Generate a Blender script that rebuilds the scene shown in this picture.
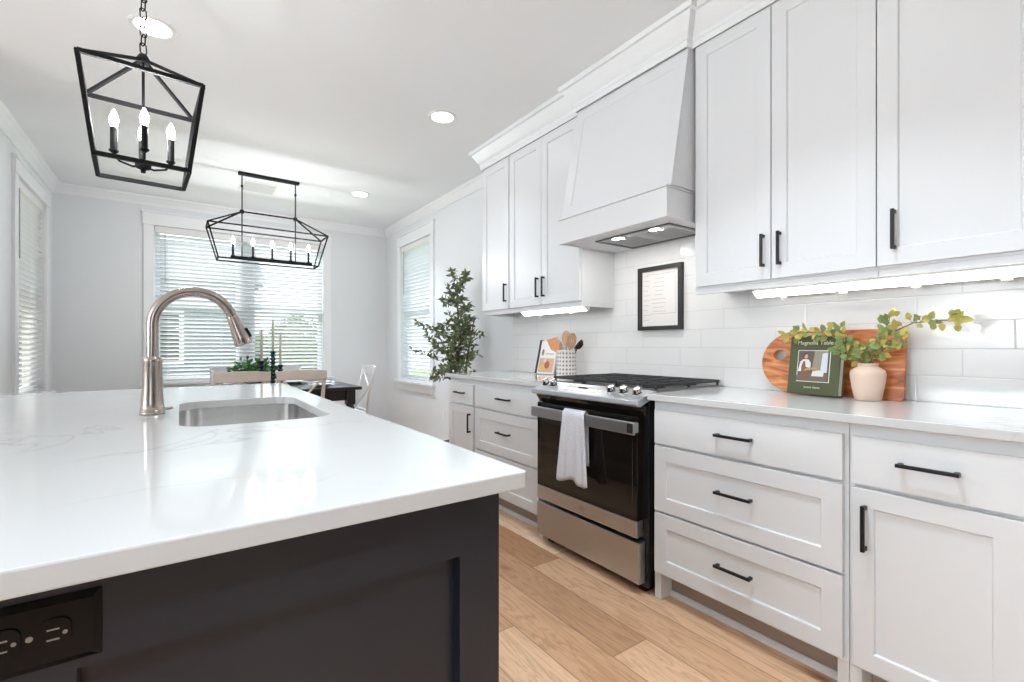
import bpy, bmesh, math, random
from mathutils import Vector, Matrix
random.seed(7)
sc = bpy.context.scene
for o in list(bpy.data.objects): bpy.data.objects.remove(o, do_unlink=True)
COL = sc.collection
# ------------------------------------------------------------ camera
FPX = 471.6; YAW = math.atan2(333, FPX); EYE = 1.135
cam_d = bpy.data.cameras.new('camera'); cam = bpy.data.objects.new('camera', cam_d); COL.objects.link(cam)
cam_d.sensor_width = 36; cam_d.lens = FPX*36/1024; cam_d.shift_y = 5/1024; cam_d.clip_start = .02; cam_d.clip_end = 300
cam.location = (0, 0, EYE); cam.rotation_euler = (math.pi/2, 0, -YAW)
sc.camera = cam
# ------------------------------------------------------------ world, added ceiling fill, sun, exposure
sc.view_settings.view_transform = 'Standard'; sc.view_settings.look = 'None'
sc.view_settings.gamma = 1; sc.view_settings.use_curve_mapping = False
sc.view_settings.exposure = 1.02
w = bpy.data.worlds.new('sky'); sc.world = w; w.use_nodes = True
bgn = w.node_tree.nodes['Background']; bgn.inputs[0].default_value = (.86, .93, 1, 1); bgn.inputs[1].default_value = 1.7
def area(name, loc, rot, sx, sy, power, color=(1, 1, 1)):
    l = bpy.data.lights.new(name, 'AREA'); l.shape = 'RECTANGLE'; l.size = sx; l.size_y = sy; l.energy = power; l.color = color
    o = bpy.data.objects.new(name, l); COL.objects.link(o); o.location = loc; o.rotation_euler = rot; return o
R90 = math.pi/2
# added fill lights at unseen openings, tilted up to brighten the ceiling
area('ceiling_fill_rear', (-1.3, -3.0, 1.75), (R90+1.35, 0, 0), 2.4, 1.2, 14, (.84, .93, 1))
area('ceiling_fill_side', (-5.0, 1.1, 1.6), (0, -R90-1.2, 0), 1.4, 2.2, 108, (.84, .93, 1))
sn = bpy.data.lights.new('sun', 'SUN'); sn.energy = 3.2; sn.angle = .02; sn.color = (1, .97, .92)
so = bpy.data.objects.new('sun', sn); COL.objects.link(so); so.rotation_euler = Vector((.45, -.5, -.74)).to_track_quat('-Z', 'Y').to_euler()
# ------------------------------------------------------------ materials
def nd(t, kind, **kw):
    n = t.nodes.new(kind)
    for k, v in kw.items():
        if k.startswith('i_'): n.inputs[k[2:]].default_value = v
        else: setattr(n, k, v)
    return n
MATS = {}
def mat(name, color, rough=.5, metal=0, emit=None, es=0, spec=None, coat=0, aniso=0, sub=0):
    if name in MATS: return MATS[name]
    m = bpy.data.materials.new(name); m.use_nodes = True; b = m.node_tree.nodes['Principled BSDF']
    b.inputs['Base Color'].default_value = (*color, 1); b.inputs['Roughness'].default_value = rough; b.inputs['Metallic'].default_value = metal
    if emit: b.inputs['Emission Color'].default_value = (*emit, 1); b.inputs['Emission Strength'].default_value = es
    if spec is not None: b.inputs['Specular IOR Level'].default_value = spec
    if coat: b.inputs['Coat Weight'].default_value = coat
    if aniso: b.inputs['Anisotropic'].default_value = aniso
    # slight procedural variation in roughness so nothing is perfectly uniform
    t = m.node_tree; n = nd(t, 'ShaderNodeTexNoise', i_Scale=9.0, i_Detail=3.0); r = nd(t, 'ShaderNodeMapRange')
    tc = nd(t, 'ShaderNodeTexCoord'); t.links.new(tc.outputs['Object'], n.inputs['Vector'])
    r.inputs['To Min'].default_value = max(0, rough-.03); r.inputs['To Max'].default_value = rough+.03
    t.links.new(n.outputs[0], r.inputs['Value']); t.links.new(r.outputs[0], b.inputs['Roughness'])
    MATS[name] = m; return m
def math_(t, op, a, b=None, c=None):
    n = t.nodes.new('ShaderNodeMath'); n.operation = op
    for i, v in enumerate((a, b, c)):
        if v is None: continue
        if isinstance(v, (int, float)): n.inputs[i].default_value = v
        else: t.links.new(v, n.inputs[i])
    return n.outputs[0]
def ramp(t, fac, stops):
    n = t.nodes.new('ShaderNodeValToRGB'); e = n.color_ramp.elements
    while len(e) < len(stops): e.new(.5)
    for el, (p, c) in zip(e, stops): el.position = p; el.color = (*c, 1)
    t.links.new(fac, n.inputs[0]); return n.outputs[0]
white_paint = mat('white_cabinet_paint', (.755, .765, .78), .32)
trim_paint = mat('white_trim_paint', (.87, .885, .90), .35)
wall_paint = mat('pale_grey_wall_paint', (.78, .80, .82), .6)
ceil_paint = mat('white_ceiling_paint', (.90, .925, .95), .75)
black_metal = mat('black_metal', (.012, .012, .013), .38, .3)
lantern_metal = mat('dark_lantern_metal', (.008, .008, .009), .6, 0, spec=.25)
dark_paint = mat('charcoal_island_paint', (.0105, .0145, .025), .33)
black_glass = mat('black_oven_glass', (.012, .009, .007), .05)
black_enamel = mat('black_enamel', (.012, .012, .014), .2)
cast_iron = mat('black_cast_iron', (.02, .02, .021), .5)
steel = mat('brushed_stainless_steel', (.55, .57, .60), .33, 1, aniso=.5)
steel_dark = mat('sink_stainless_steel', (.80, .79, .78), .2, 1, aniso=.4)
nickel = mat('brushed_nickel', (.42, .365, .33), .22, 1)
chrome = mat('chrome', (.8, .8, .8), .12, 1)
glow = mat('warm_bulb_glow', (1, .95, .9), .4, emit=(.97, .98, 1), es=190)
glow_pale = mat('pale_bulb_glow', (1, .95, .9), .4, emit=(.98, .985, 1), es=150)
glow_white = mat('downlight_glow', (1, 1, 1), .4, emit=(1, .98, .95), es=9)
glow_hood = mat('hood_lamp_glow', (1, 1, 1), .4, emit=(1, .97, .92), es=150)
glow_led = mat('led_strip_glow', (1, 1, 1), .4, emit=(1, .98, .95), es=5.0)
chair_wood = mat('whitewashed_chair_wood', (.62, .53, .47), .5)
chair_white = mat('white_chair_paint', (.80, .79, .77), .45)
table_black = mat('black_table_paint', (.014, .014, .015), .3)
plastic_white = mat('white_plastic', (.82, .82, .82), .35)
leaf_dark = mat('olive_leaf_green', (.15, .20, .09), .5)
leaf_green = mat('eucalyptus_green', (.06, .20, .06), .5)
leaf_yellow = mat('yellow_green_leaf', (.46, .40, .09), .5)
leaf_mid = mat('soft_green_leaf', (.20, .27, .08), .5)
bark = mat('olive_bark', (.12, .075, .05), .8)
paper = mat('page_paper', (.80, .77, .72), .7)
blush = mat('blush_ceramic', (.80, .60, .48), .55)
candle_wax = mat('beige_candle_wax', (.62, .52, .46), .45)
green_glassy = mat('dark_green_glaze', (.01, .045, .03), .15)

def quartz():
    m = mat('white_quartz', (.645, .65, .65), .07); t = m.node_tree; b = t.nodes['Principled BSDF']
    tc = nd(t, 'ShaderNodeTexCoord'); n1 = nd(t, 'ShaderNodeTexNoise', i_Scale=1.1, i_Detail=5.0, i_Distortion=1.2)
    t.links.new(tc.outputs['Object'], n1.inputs['Vector'])
    v = math_(t, 'ABSOLUTE', math_(t, 'SUBTRACT', n1.outputs[0], .52))
    veins = ramp(t, v, [(0, (.54, .535, .53)), (.006, (.63, .628, .625)), (.02, (.645, .65, .65))])
    n2 = nd(t, 'ShaderNodeTexNoise', i_Scale=.9, i_Detail=2.0); t.links.new(tc.outputs['Object'], n2.inputs['Vector'])
    gate = ramp(t, n2.outputs[0], [(.50, (0, 0, 0)), (.62, (1, 1, 1))])
    mx = nd(t, 'ShaderNodeMix', data_type='RGBA'); t.links.new(gate, mx.inputs[0]); mx.inputs[6].default_value = (.645, .65, .65, 1)
    t.links.new(veins, mx.inputs[7]); t.links.new(mx.outputs[2], b.inputs['Base Color']); return m
quartz = quartz()
def oak():
    m = mat('oak_floor_boards', (.5, .33, .2), .33); t = m.node_tree; b = t.nodes['Principled BSDF']
    tc = nd(t, 'ShaderNodeTexCoord'); sp = nd(t, 'ShaderNodeSeparateXYZ'); t.links.new(tc.outputs['Object'], sp.inputs[0])
    W, L = .185, 1.55
    u = math_(t, 'DIVIDE', sp.outputs[0], W); row = math_(t, 'FLOOR', u); fu = math_(t, 'SUBTRACT', u, row)
    wn = nd(t, 'ShaderNodeTexWhiteNoise', noise_dimensions='1D'); t.links.new(row, wn.inputs['W'])
    v = math_(t, 'ADD', math_(t, 'DIVIDE', sp.outputs[1], L), math_(t, 'MULTIPLY', wn.outputs[0], 7.3)); col = math_(t, 'FLOOR', v); fv = math_(t, 'SUBTRACT', v, col)
    cb = nd(t, 'ShaderNodeCombineXYZ'); t.links.new(row, cb.inputs[0]); t.links.new(col, cb.inputs[1])
    pn = nd(t, 'ShaderNodeTexWhiteNoise', noise_dimensions='2D'); t.links.new(cb.outputs[0], pn.inputs['Vector'])
    base = ramp(t, pn.outputs[0], [(0, (.44, .235, .12)), (.3, (.60, .355, .205)), (.65, (.74, .47, .295)), (1, (.88, .65, .47))])
    gv = nd(t, 'ShaderNodeCombineXYZ'); t.links.new(math_(t, 'ADD', math_(t, 'MULTIPLY', sp.outputs[0], 9), math_(t, 'MULTIPLY', pn.outputs[0], 40)), gv.inputs[0])
    t.links.new(math_(t, 'MULTIPLY', sp.outputs[1], .9), gv.inputs[1])
    gn = nd(t, 'ShaderNodeTexNoise', i_Scale=2.2, i_Detail=6.0, i_Distortion=1.0); t.links.new(gv.outputs[0], gn.inputs['Vector'])
    rg = math_(t, 'FRACT', math_(t, 'MULTIPLY', gn.outputs[0], 7))
    gr = ramp(t, rg, [(0, (.70, .64, .58)), (.35, (.97, .96, .95)), (.7, (1.06, 1.06, 1.06)), (1, (.86, .82, .78))])
    mx = nd(t, 'ShaderNodeMix', data_type='RGBA', blend_type='MULTIPLY'); mx.inputs[0].default_value = .8
    t.links.new(base, mx.inputs[6]); t.links.new(gr, mx.inputs[7])
    kn = nd(t, 'ShaderNodeTexVoronoi', i_Scale=1.0); kv = nd(t, 'ShaderNodeMapping'); kv.inputs['Scale'].default_value = (3.2, 1.5, 1)
    t.links.new(tc.outputs['Object'], kv.inputs[0]); t.links.new(kv.outputs[0], kn.inputs['Vector'])
    kr = ramp(t, kn.outputs['Distance'], [(0, (.16, .09, .06)), (.035, (.50, .36, .28)), (.10, (.9, .86, .82)), (.16, (1, 1, 1))])
    m2 = nd(t, 'ShaderNodeMix', data_type='RGBA', blend_type='MULTIPLY'); m2.inputs[0].default_value = 1
    t.links.new(mx.outputs[2], m2.inputs[6]); t.links.new(kr, m2.inputs[7])
    eu = math_(t, 'MULTIPLY', math_(t, 'MINIMUM', fu, math_(t, 'SUBTRACT', 1, fu)), W); ev = math_(t, 'MULTIPLY', math_(t, 'MINIMUM', fv, math_(t, 'SUBTRACT', 1, fv)), L)
    e = math_(t, 'MINIMUM', eu, ev); er = ramp(t, e, [(0, (.45, .38, .33)), (.0018, (.6, .52, .46)), (.0032, (1, 1, 1))])
    m3 = nd(t, 'ShaderNodeMix', data_type='RGBA', blend_type='MULTIPLY'); m3.inputs[0].default_value = 1
    t.links.new(m2.outputs[2], m3.inputs[6]); t.links.new(er, m3.inputs[7]); t.links.new(m3.outputs[2], b.inputs['Base Color'])
    return m
oak = oak()
def tiles():
    m = mat('white_glossy_wall_tile', (.775, .765, .755), .13); t = m.node_tree; b = t.nodes['Principled BSDF']
    tc = nd(t, 'ShaderNodeTexCoord'); sp = nd(t, 'ShaderNodeSeparateXYZ'); t.links.new(tc.outputs['Object'], sp.inputs[0])
    Hh, L = .103, .40
    v = math_(t, 'DIVIDE', math_(t, 'SUBTRACT', sp.outputs[2], .918), Hh); row = math_(t, 'FLOOR', v); fv = math_(t, 'SUBTRACT', v, row)
    off = math_(t, 'MULTIPLY', math_(t, 'FLOORED_MODULO', row, 3), .1333)
    u = math_(t, 'DIVIDE', math_(t, 'SUBTRACT', math_(t, 'ADD', sp.outputs[1], off), .595), L); col = math_(t, 'FLOOR', u); fu = math_(t, 'SUBTRACT', u, col)
    e = math_(t, 'MINIMUM', math_(t, 'MULTIPLY', math_(t, 'MINIMUM', fu, math_(t, 'SUBTRACT', 1, fu)), L), math_(t, 'MULTIPLY', math_(t, 'MINIMUM', fv, math_(t, 'SUBTRACT', 1, fv)), Hh))
    c = ramp(t, e, [(0, (.67, .66, .655)), (.0012, (.70, .695, .685)), (.0025, (.775, .765, .755))]); t.links.new(c, b.inputs['Base Color'])
    cb = nd(t, 'ShaderNodeCombineXYZ'); t.links.new(row, cb.inputs[0]); t.links.new(col, cb.inputs[1])
    hgt = ramp(t, e, [(0, (0, 0, 0)), (.004, (1, 1, 1))])
    nz = nd(t, 'ShaderNodeTexNoise', i_Scale=7.0, i_Detail=1.0); t.links.new(tc.outputs['Object'], nz.inputs['Vector'])
    hh = math_(t, 'ADD', math_(t, 'MULTIPLY', hgt, .6), math_(t, 'MULTIPLY', nz.outputs[0], 1.2))
    bp = nd(t, 'ShaderNodeBump'); bp.inputs['Strength'].default_value = .35; bp.inputs['Distance'].default_value = .003
    t.links.new(hh, bp.inputs['Height']); t.links.new(bp.outputs[0], b.inputs['Normal']); return m
tiles = tiles()
def grain(name, stops, scale, rough=.4, sc3=(1, 1, 1)):
    m = mat(name, stops[0][1], rough); t = m.node_tree; b = t.nodes['Principled BSDF']
    tc = nd(t, 'ShaderNodeTexCoord'); mp = nd(t, 'ShaderNodeMapping'); mp.inputs['Scale'].default_value = sc3
    t.links.new(tc.outputs['Object'], mp.inputs[0]); n = nd(t, 'ShaderNodeTexNoise', i_Scale=scale, i_Detail=6.0, i_Distortion=1.3)
    t.links.new(mp.outputs[0], n.inputs['Vector']); t.links.new(ramp(t, n.outputs[0], stops), b.inputs['Base Color']); return m
acacia = grain('acacia_wood', [(.3, (.24, .06, .018)), (.45, (.46, .13, .035)), (.55, (.58, .20, .06)), (.7, (.72, .34, .13))], 6, .35, (1, 1, 5))
spoon_wood = grain('warm_spoon_wood', [(.3, (.42, .22, .11)), (.7, (.62, .38, .22))], 12, .5, (6, 6, 1))
spatula_wood = grain('orange_spatula_wood', [(.3, (.55, .20, .07)), (.7, (.72, .33, .13))], 12, .5, (6, 6, 1))
def crock_mat():
    m = mat('patterned_crock_glaze', (.8, .77, .74), .35); t = m.node_tree; b = t.nodes['Principled BSDF']
    tc = nd(t, 'ShaderNodeTexCoord'); sp = nd(t, 'ShaderNodeSeparateXYZ'); t.links.new(tc.outputs['Object'], sp.inputs[0])
    ang = math_(t, 'MULTIPLY', math_(t, 'ARCTAN2', sp.outputs[1], sp.outputs[0]), 9.0); zz = math_(t, 'MULTIPLY', sp.outputs[2], 115)
    a = math_(t, 'SINE', math_(t, 'ADD', ang, zz)); c = math_(t, 'SINE', math_(t, 'SUBTRACT', ang, zz))
    t.links.new(ramp(t, math_(t, 'MULTIPLY', a, c), [(.2, (.78, .74, .70)), (.45, (.30, .24, .22))]), b.inputs['Base Color']); return m
crock_m = crock_mat()
def towel_mat():
    m = mat('grey_white_terry', (.70, .70, .75), .95); t = m.node_tree; b = t.nodes['Principled BSDF']
    n = nd(t, 'ShaderNodeTexNoise', i_Scale=260.0); tc = nd(t, 'ShaderNodeTexCoord'); t.links.new(tc.outputs['Object'], n.inputs['Vector'])
    t.links.new(ramp(t, n.outputs[0], [(.35, (.60, .60, .66)), (.65, (.80, .80, .84))]), b.inputs['Base Color'])
    bp = nd(t, 'ShaderNodeBump'); bp.inputs['Strength'].default_value = .5; bp.inputs['Distance'].default_value = .002
    t.links.new(n.outputs[0], bp.inputs['Height']); t.links.new(bp.outputs[0], b.inputs['Normal']); return m
towel_m = towel_mat()
def glass_mat():
    m = bpy.data.materials.new('window_glass'); m.use_nodes = True; t = m.node_tree; t.nodes.clear()
    o = nd(t, 'ShaderNodeOutputMaterial'); a = nd(t, 'ShaderNodeBsdfTransparent'); g = nd(t, 'ShaderNodeBsdfGlossy'); g.inputs['Roughness'].default_value = .02
    mx = nd(t, 'ShaderNodeMixShader'); mx.inputs[0].default_value = .07; t.links.new(a.outputs[0], mx.inputs[1]); t.links.new(g.outputs[0], mx.inputs[2]); t.links.new(mx.outputs[0], o.inputs[0]); return m
glass = glass_mat()
def slat_mat():
    m = mat('white_blind_slat', (.86, .87, .88), .45); t = m.node_tree; b = t.nodes['Principled BSDF']
    o = [n for n in t.nodes if n.type == 'OUTPUT_MATERIAL'][0]; tr = nd(t, 'ShaderNodeBsdfTranslucent'); tr.inputs[0].default_value = (.85, .88, .9, 1)
    mx = nd(t, 'ShaderNodeMixShader'); mx.inputs[0].default_value = .45; t.links.new(b.outputs[0], mx.inputs[1]); t.links.new(tr.outputs[0], mx.inputs[2]); t.links.new(mx.outputs[0], o.inputs[0]); return m
slat_m = slat_mat()
# ------------------------------------------------------------ mesh builder
ORI = {}
class MB:
    def __init__(s): s.v = []; s.f = []; s.M = Matrix.Identity(4)
    def add(s, vs, fs):
        b = len(s.v); s.v += [s.M @ Vector(p) for p in vs]; s.f += [tuple(i+b for i in f) for f in fs]
    def box(s, x0, x1, y0, y1, z0, z1):
        s.add([(x0,y0,z0),(x1,y0,z0),(x1,y1,z0),(x0,y1,z0),(x0,y0,z1),(x1,y0,z1),(x1,y1,z1),(x0,y1,z1)],
              [(0,3,2,1),(4,5,6,7),(0,1,5,4),(1,2,6,5),(2,3,7,6),(3,0,4,7)]); return s
    def beam(s, p, q, w, h=None):
        h = h or w; p = Vector(p); q = Vector(q); d = (q-p).normalized()
        up = Vector((0,0,1)) if abs(d.z) < .95 else Vector((0,1,0))
        a = d.cross(up).normalized()*w/2; b = a.cross(d).normalized()*h/2
        vs = [p-a-b, p+a-b, p+a+b, p-a+b, q-a-b, q+a-b, q+a+b, q-a+b]
        s.add(vs, [(0,3,2,1),(4,5,6,7),(0,1,5,4),(1,2,6,5),(2,3,7,6),(3,0,4,7)]); return s
    def tube(s, pts, r, n=10, cap=True):
        pts = [Vector(p) for p in pts]; rs = r if isinstance(r, (list, tuple)) else [r]*len(pts)
        t0 = (pts[1]-pts[0]).normalized(); up = Vector((0,0,1)) if abs(t0.z) < .9 else Vector((1,0,0)); a = t0.cross(up).normalized(); vs = []; fs = []
        for i, p in enumerate(pts):
            t = (pts[min(i+1,len(pts)-1)]-pts[max(i-1,0)]).normalized(); a = (a-t*a.dot(t)).normalized(); b = t.cross(a)
            for k in range(n): c = 2*math.pi*k/n; vs.append(p+(a*math.cos(c)+b*math.sin(c))*rs[i])
        for i in range(len(pts)-1):
            for k in range(n): k2 = (k+1)%n; fs.append((i*n+k, i*n+k2, (i+1)*n+k2, (i+1)*n+k))
        if cap: fs.append(tuple(range(n))[::-1]); fs.append(tuple((len(pts)-1)*n+k for k in range(n)))
        s.add(vs, fs); return s
    def lathe(s, c, prof, n=24, cap=True):
        vs = []; fs = []; m = len(prof)
        for (r, z) in prof:
            for k in range(n): a = 2*math.pi*k/n; vs.append((c[0]+r*math.cos(a), c[1]+r*math.sin(a), c[2]+z))
        for i in range(m-1):
            for k in range(n): k2 = (k+1)%n; fs.append((i*n+k, i*n+k2, (i+1)*n+k2, (i+1)*n+k))
        if cap:
            if prof[0][0] > 1e-4: fs.append(tuple(range(n))[::-1])
            if prof[-1][0] > 1e-4: fs.append(tuple((m-1)*n+k for k in range(n)))
        s.add(vs, fs); return s
    def prism(s, poly, axis, lo, hi):
        # poly 2D points in the two remaining axes (in x,y,z order)
        def P(a, b, t): return {0: (t,a,b), 1: (a,t,b), 2: (a,b,t)}[axis]
        n = len(poly); vs = [P(a,b,lo) for a,b in poly]+[P(a,b,hi) for a,b in poly]
        s.add(vs, [tuple(range(n)), tuple(range(2*n-1,n-1,-1))]+[(i,i+n,(i+1)%n+n,(i+1)%n) for i in range(n)]); return s
    def panel(s, O, U, V, w, h, t=.02, rail=.062, rec=.008, railv=None):
        """framed (shaker) front: O lower corner of the front face, normal N = U x V"""
        O = Vector(O); U = Vector(U).normalized(); V = Vector(V).normalized(); N = U.cross(V).normalized(); rv = railv or rail
        def L(a, b, d): return O+U*a+V*b-N*d
        if not rail: vs = [L(0,0,0),L(w,0,0),L(w,h,0),L(0,h,0),L(0,0,t),L(w,0,t),L(w,h,t),L(0,h,t)]; s.add(vs, [(0,1,2,3),(7,6,5,4),(0,4,5,1),(1,5,6,2),(2,6,7,3),(3,7,4,0)]); return s
        q = rec*.35
        rects = [(0,0,w,h,0),(rail,rv,w-rail,h-rv,0),(rail+q,rv+q,w-rail-q,h-rv-q,rec)]; vs = []
        for (a,b,c,d,e) in rects: vs += [L(a,b,e),L(c,b,e),L(c,d,e),L(a,d,e)]
        vs += [L(0,0,t),L(w,0,t),L(w,h,t),L(0,h,t)]; fs = []
        for k in range(2):
            for i in range(4): j = (i+1)%4; fs.append((4*k+i,4*k+j,4*k+4+j,4*k+4+i))
        fs += [(8,9,10,11),(15,14,13,12)]+[(i,12+i,12+(i+1)%4,(i+1)%4) for i in range(4)]
        s.add(vs, fs); return s
    def sweep(s, path, prof, closed=False):
        """profile (n, z) swept along an xy path; n measured to the left of travel"""
        P = [Vector((x,y)) for x,y in path]; m = len(prof); vs = []; fs = []
        for i, p in enumerate(P):
            a = (P[i]-P[i-1]).normalized() if i > 0 else None; b = (P[i+1]-P[i]).normalized() if i < len(P)-1 else None
            if a is None: a = b
            if b is None: b = a
            na = Vector((-a.y,a.x)); nb = Vector((-b.y,b.x)); mm = (na+nb).normalized(); k = 1/max(.3, mm.dot(na))
            for (n_, z) in prof: q = p+mm*n_*k; vs.append((q.x,q.y,z))
        for i in range(len(P)-1):
            for j in range(m): j2 = (j+1)%m; fs.append((i*m+j,i*m+j2,(i+1)*m+j2,(i+1)*m+j))
        fs += [tuple(range(m))[::-1], tuple((len(P)-1)*m+j for j in range(m))]
        s.add(vs, fs); return s
    def build(s, name, m, parent=None, origin=None, smooth=None, bevel=0, keep=False):
        o3 = Vector(origin) if origin is not None else (ORI[parent.name].copy() if parent is not None and parent.name in ORI else Vector((0,0,0)))
        me = bpy.data.meshes.new(name); me.from_pydata([tuple(v-o3) for v in s.v], [], s.f); me.update()
        bm = bmesh.new(); bm.from_mesh(me)
        if not keep: bmesh.ops.recalc_face_normals(bm, faces=bm.faces)
        bm.to_mesh(me); bm.free()
        for x in (m if isinstance(m, (list, tuple)) else [m]): me.materials.append(x)
        if smooth is not None:
            for p in me.polygons: p.use_smooth = True
            me.set_sharp_from_angle(angle=math.radians(smooth))
        o = bpy.data.objects.new(name, me); COL.objects.link(o)
        if parent is not None: o.parent = parent; o.location = o3-ORI[parent.name]
        else: o.location = o3
        ORI[o.name] = o3
        if bevel:
            b = o.modifiers.new('bevel', 'BEVEL'); b.width = bevel; b.segments = 2; b.limit_method = 'ANGLE'; b.angle_limit = math.radians(40); b.harden_normals = False
        return o
def tag(o, label=None, cat=None, group=None, kind=None):
    if label: o['label'] = label
    if cat: o['category'] = cat
    if group: o['group'] = group
    if kind: o['kind'] = kind
    return o
def root(name, loc, label=None, cat=None, group=None, kind=None):
    o = bpy.data.objects.new(name, None); o.empty_display_size = .05; COL.objects.link(o); o.location = loc; ORI[o.name] = Vector(loc)
    return tag(o, label, cat, group, kind)
def copy_tree(o, loc=None, rz=None, label=None, parent=None):
    c = o.copy(); COL.objects.link(c); c.parent = parent
    if loc is not None: c.location = loc
    if rz is not None: c.rotation_euler.z = rz
    if label: c['label'] = label
    for ch in [x for x in bpy.data.objects if x.parent == o]: copy_tree(ch, parent=c)
    return c
def curve_slab(outer, holes, z0, z1, bev=0):
    """flat slab with holes, returned as verts/faces in xy plane between z0 and z1"""
    cd = bpy.data.curves.new('tmp', 'CURVE'); cd.dimensions = '2D'; cd.fill_mode = 'BOTH'; cd.extrude = (z1-z0)/2-bev; cd.bevel_depth = bev; cd.bevel_resolution = 1
    for loop in [outer]+holes:
        sp = cd.splines.new('POLY'); sp.points.add(len(loop)-1); sp.use_cyclic_u = True
        for p, (x, y) in zip(sp.points, loop): p.co = (x, y, 0, 1)
    o = bpy.data.objects.new('tmp', cd); COL.objects.link(o); dg = bpy.context.evaluated_depsgraph_get(); dg.update()
    me = bpy.data.meshes.new_from_object(o.evaluated_get(dg)); vs = [tuple(v.co+Vector((0,0,(z0+z1)/2))) for v in me.vertices]; fs = [tuple(p.vertices) for p in me.polygons]
    bpy.data.objects.remove(o); bpy.data.curves.remove(cd); bpy.data.meshes.remove(me); return vs, fs
def rrect(x0, x1, y0, y1, r, n=8):
    out = []
    for cx, cy, a0 in ((x1-r,y1-r,0),(x0+r,y1-r,90),(x0+r,y0+r,180),(x1-r,y0+r,270)):
        for k in range(n+1): a = math.radians(a0+90*k/n); out.append((cx+r*math.cos(a), cy+r*math.sin(a)))
    return out
def text(body, size, m, parent, M, depth=.0004, name='lettering', font_scale=1, align='CENTER'):
    cd = bpy.data.curves.new('t', 'FONT'); cd.body = body; cd.size = size; cd.extrude = depth; cd.align_x = align; cd.align_y = 'CENTER'; cd.resolution_u = 3
    o = bpy.data.objects.new('t', cd); COL.objects.link(o); dg = bpy.context.evaluated_depsgraph_get(); dg.update()
    me = bpy.data.meshes.new_from_object(o.evaluated_get(dg)); b = MB(); b.M = M; b.add([tuple(v.co) for v in me.vertices], [tuple(p.vertices) for p in me.polygons])
    bpy.data.objects.remove(o); bpy.data.curves.remove(cd); bpy.data.meshes.remove(me); return b.build(name, m, parent)
# ------------------------------------------------------------ the room
WX = 2.37; TX = 2.36; BY = 6.4; LX = -1.02; CZ = 2.74
def wall(name, x0, x1, y0, y1, holes, axis):
    """box wall from z 0 to ceiling with rectangular openings; holes as (a0,a1,z0,z1) along the long axis"""
    b = MB(); lo, hi = (y0, y1) if axis == 'y' else (x0, x1)
    def bx(a0, a1, z0, z1):
        if a1-a0 < 1e-4 or z1-z0 < 1e-4: return
        b.box(x0, x1, a0, a1, z0, z1) if axis == 'y' else b.box(a0, a1, y0, y1, z0, z1)
    cur = lo
    for (a0, a1, z0, z1) in sorted(holes): bx(cur, a0, 0, CZ); bx(a0, a1, 0, z0); bx(a0, a1, z1, CZ); cur = a1
    bx(cur, hi, 0, CZ); return tag(b.build(name, wall_paint), kind='structure')
tag(MB().box(-5.2, 2.55, -3.2, 6.6, -.12, 0).build('floor', oak), kind='structure')
tag(MB().box(-5.2, 2.55, -3.2, 6.6, CZ, CZ+.12).build('ceiling', ceil_paint), kind='structure')
BWIN = (-.22, 1.53, .74, 2.44); RWIN = (4.97, 5.87, .70, 2.42); LWIN = (5.12, 6.08, .72, 2.44)
wall('wall_back', -1.17, 2.52, BY, BY+.15, [BWIN], 'x')
wall('wall_right', WX, WX+.15, -3.15, BY, [RWIN], 'y')
wall('wall_left', LX-.15, LX, 3.75, BY, [LWIN], 'y')
wall('wall_return', -5.05, LX, 3.6, 3.75, [], 'x')
wall('wall_side', -5.2, -5.05, -3.15, 3.75, [(0, 2.2, .9, 2.3)], 'y')
wall_bounce_cut = mat('bounce_cut_wall_grey', (.22, .23, .24), .6)  # unseen rear wall darkened to cut light bouncing onto the island edge
wall('wall_rear', -5.05, WX, -3.2, -3.05, [(-2.5, -1.0, 1.0, 2.3)], 'x').data.materials[0] = wall_bounce_cut
crown = [(0, CZ-.092), (.010, CZ-.092), (.014, CZ-.075), (.03, CZ-.06), (.045, CZ-.035), (.058, CZ-.022), (.066, CZ-.018), (.07, CZ), (0, CZ)]
crown = [(n, z-.0005) for n, z in crown]
tag(MB().sweep([(WX, 3.34), (WX, BY), (LX, BY), (LX, 3.6), (-5.05, 3.6)], crown).build('trim_1', trim_paint, smooth=35), kind='structure')
base = [(0, .001), (.014, .001), (.014, .085), (.008, .10), (0, .10)]
tag(MB().sweep([(WX, 3.36), (WX, BY)], base).build('baseboard_right', trim_paint), kind='structure')
tag(MB().sweep([(WX-.015, BY), (LX, BY)], base).build('baseboard_back', trim_paint), kind='structure')
tag(MB().sweep([(LX, BY-.015), (LX, 3.6)], base).build('baseboard_left', trim_paint), kind='structure')
tag(MB().box(TX, WX, -.5, 3.33, .9205, 2.58).build('wall_tiled', tiles), kind='structure')
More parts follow.
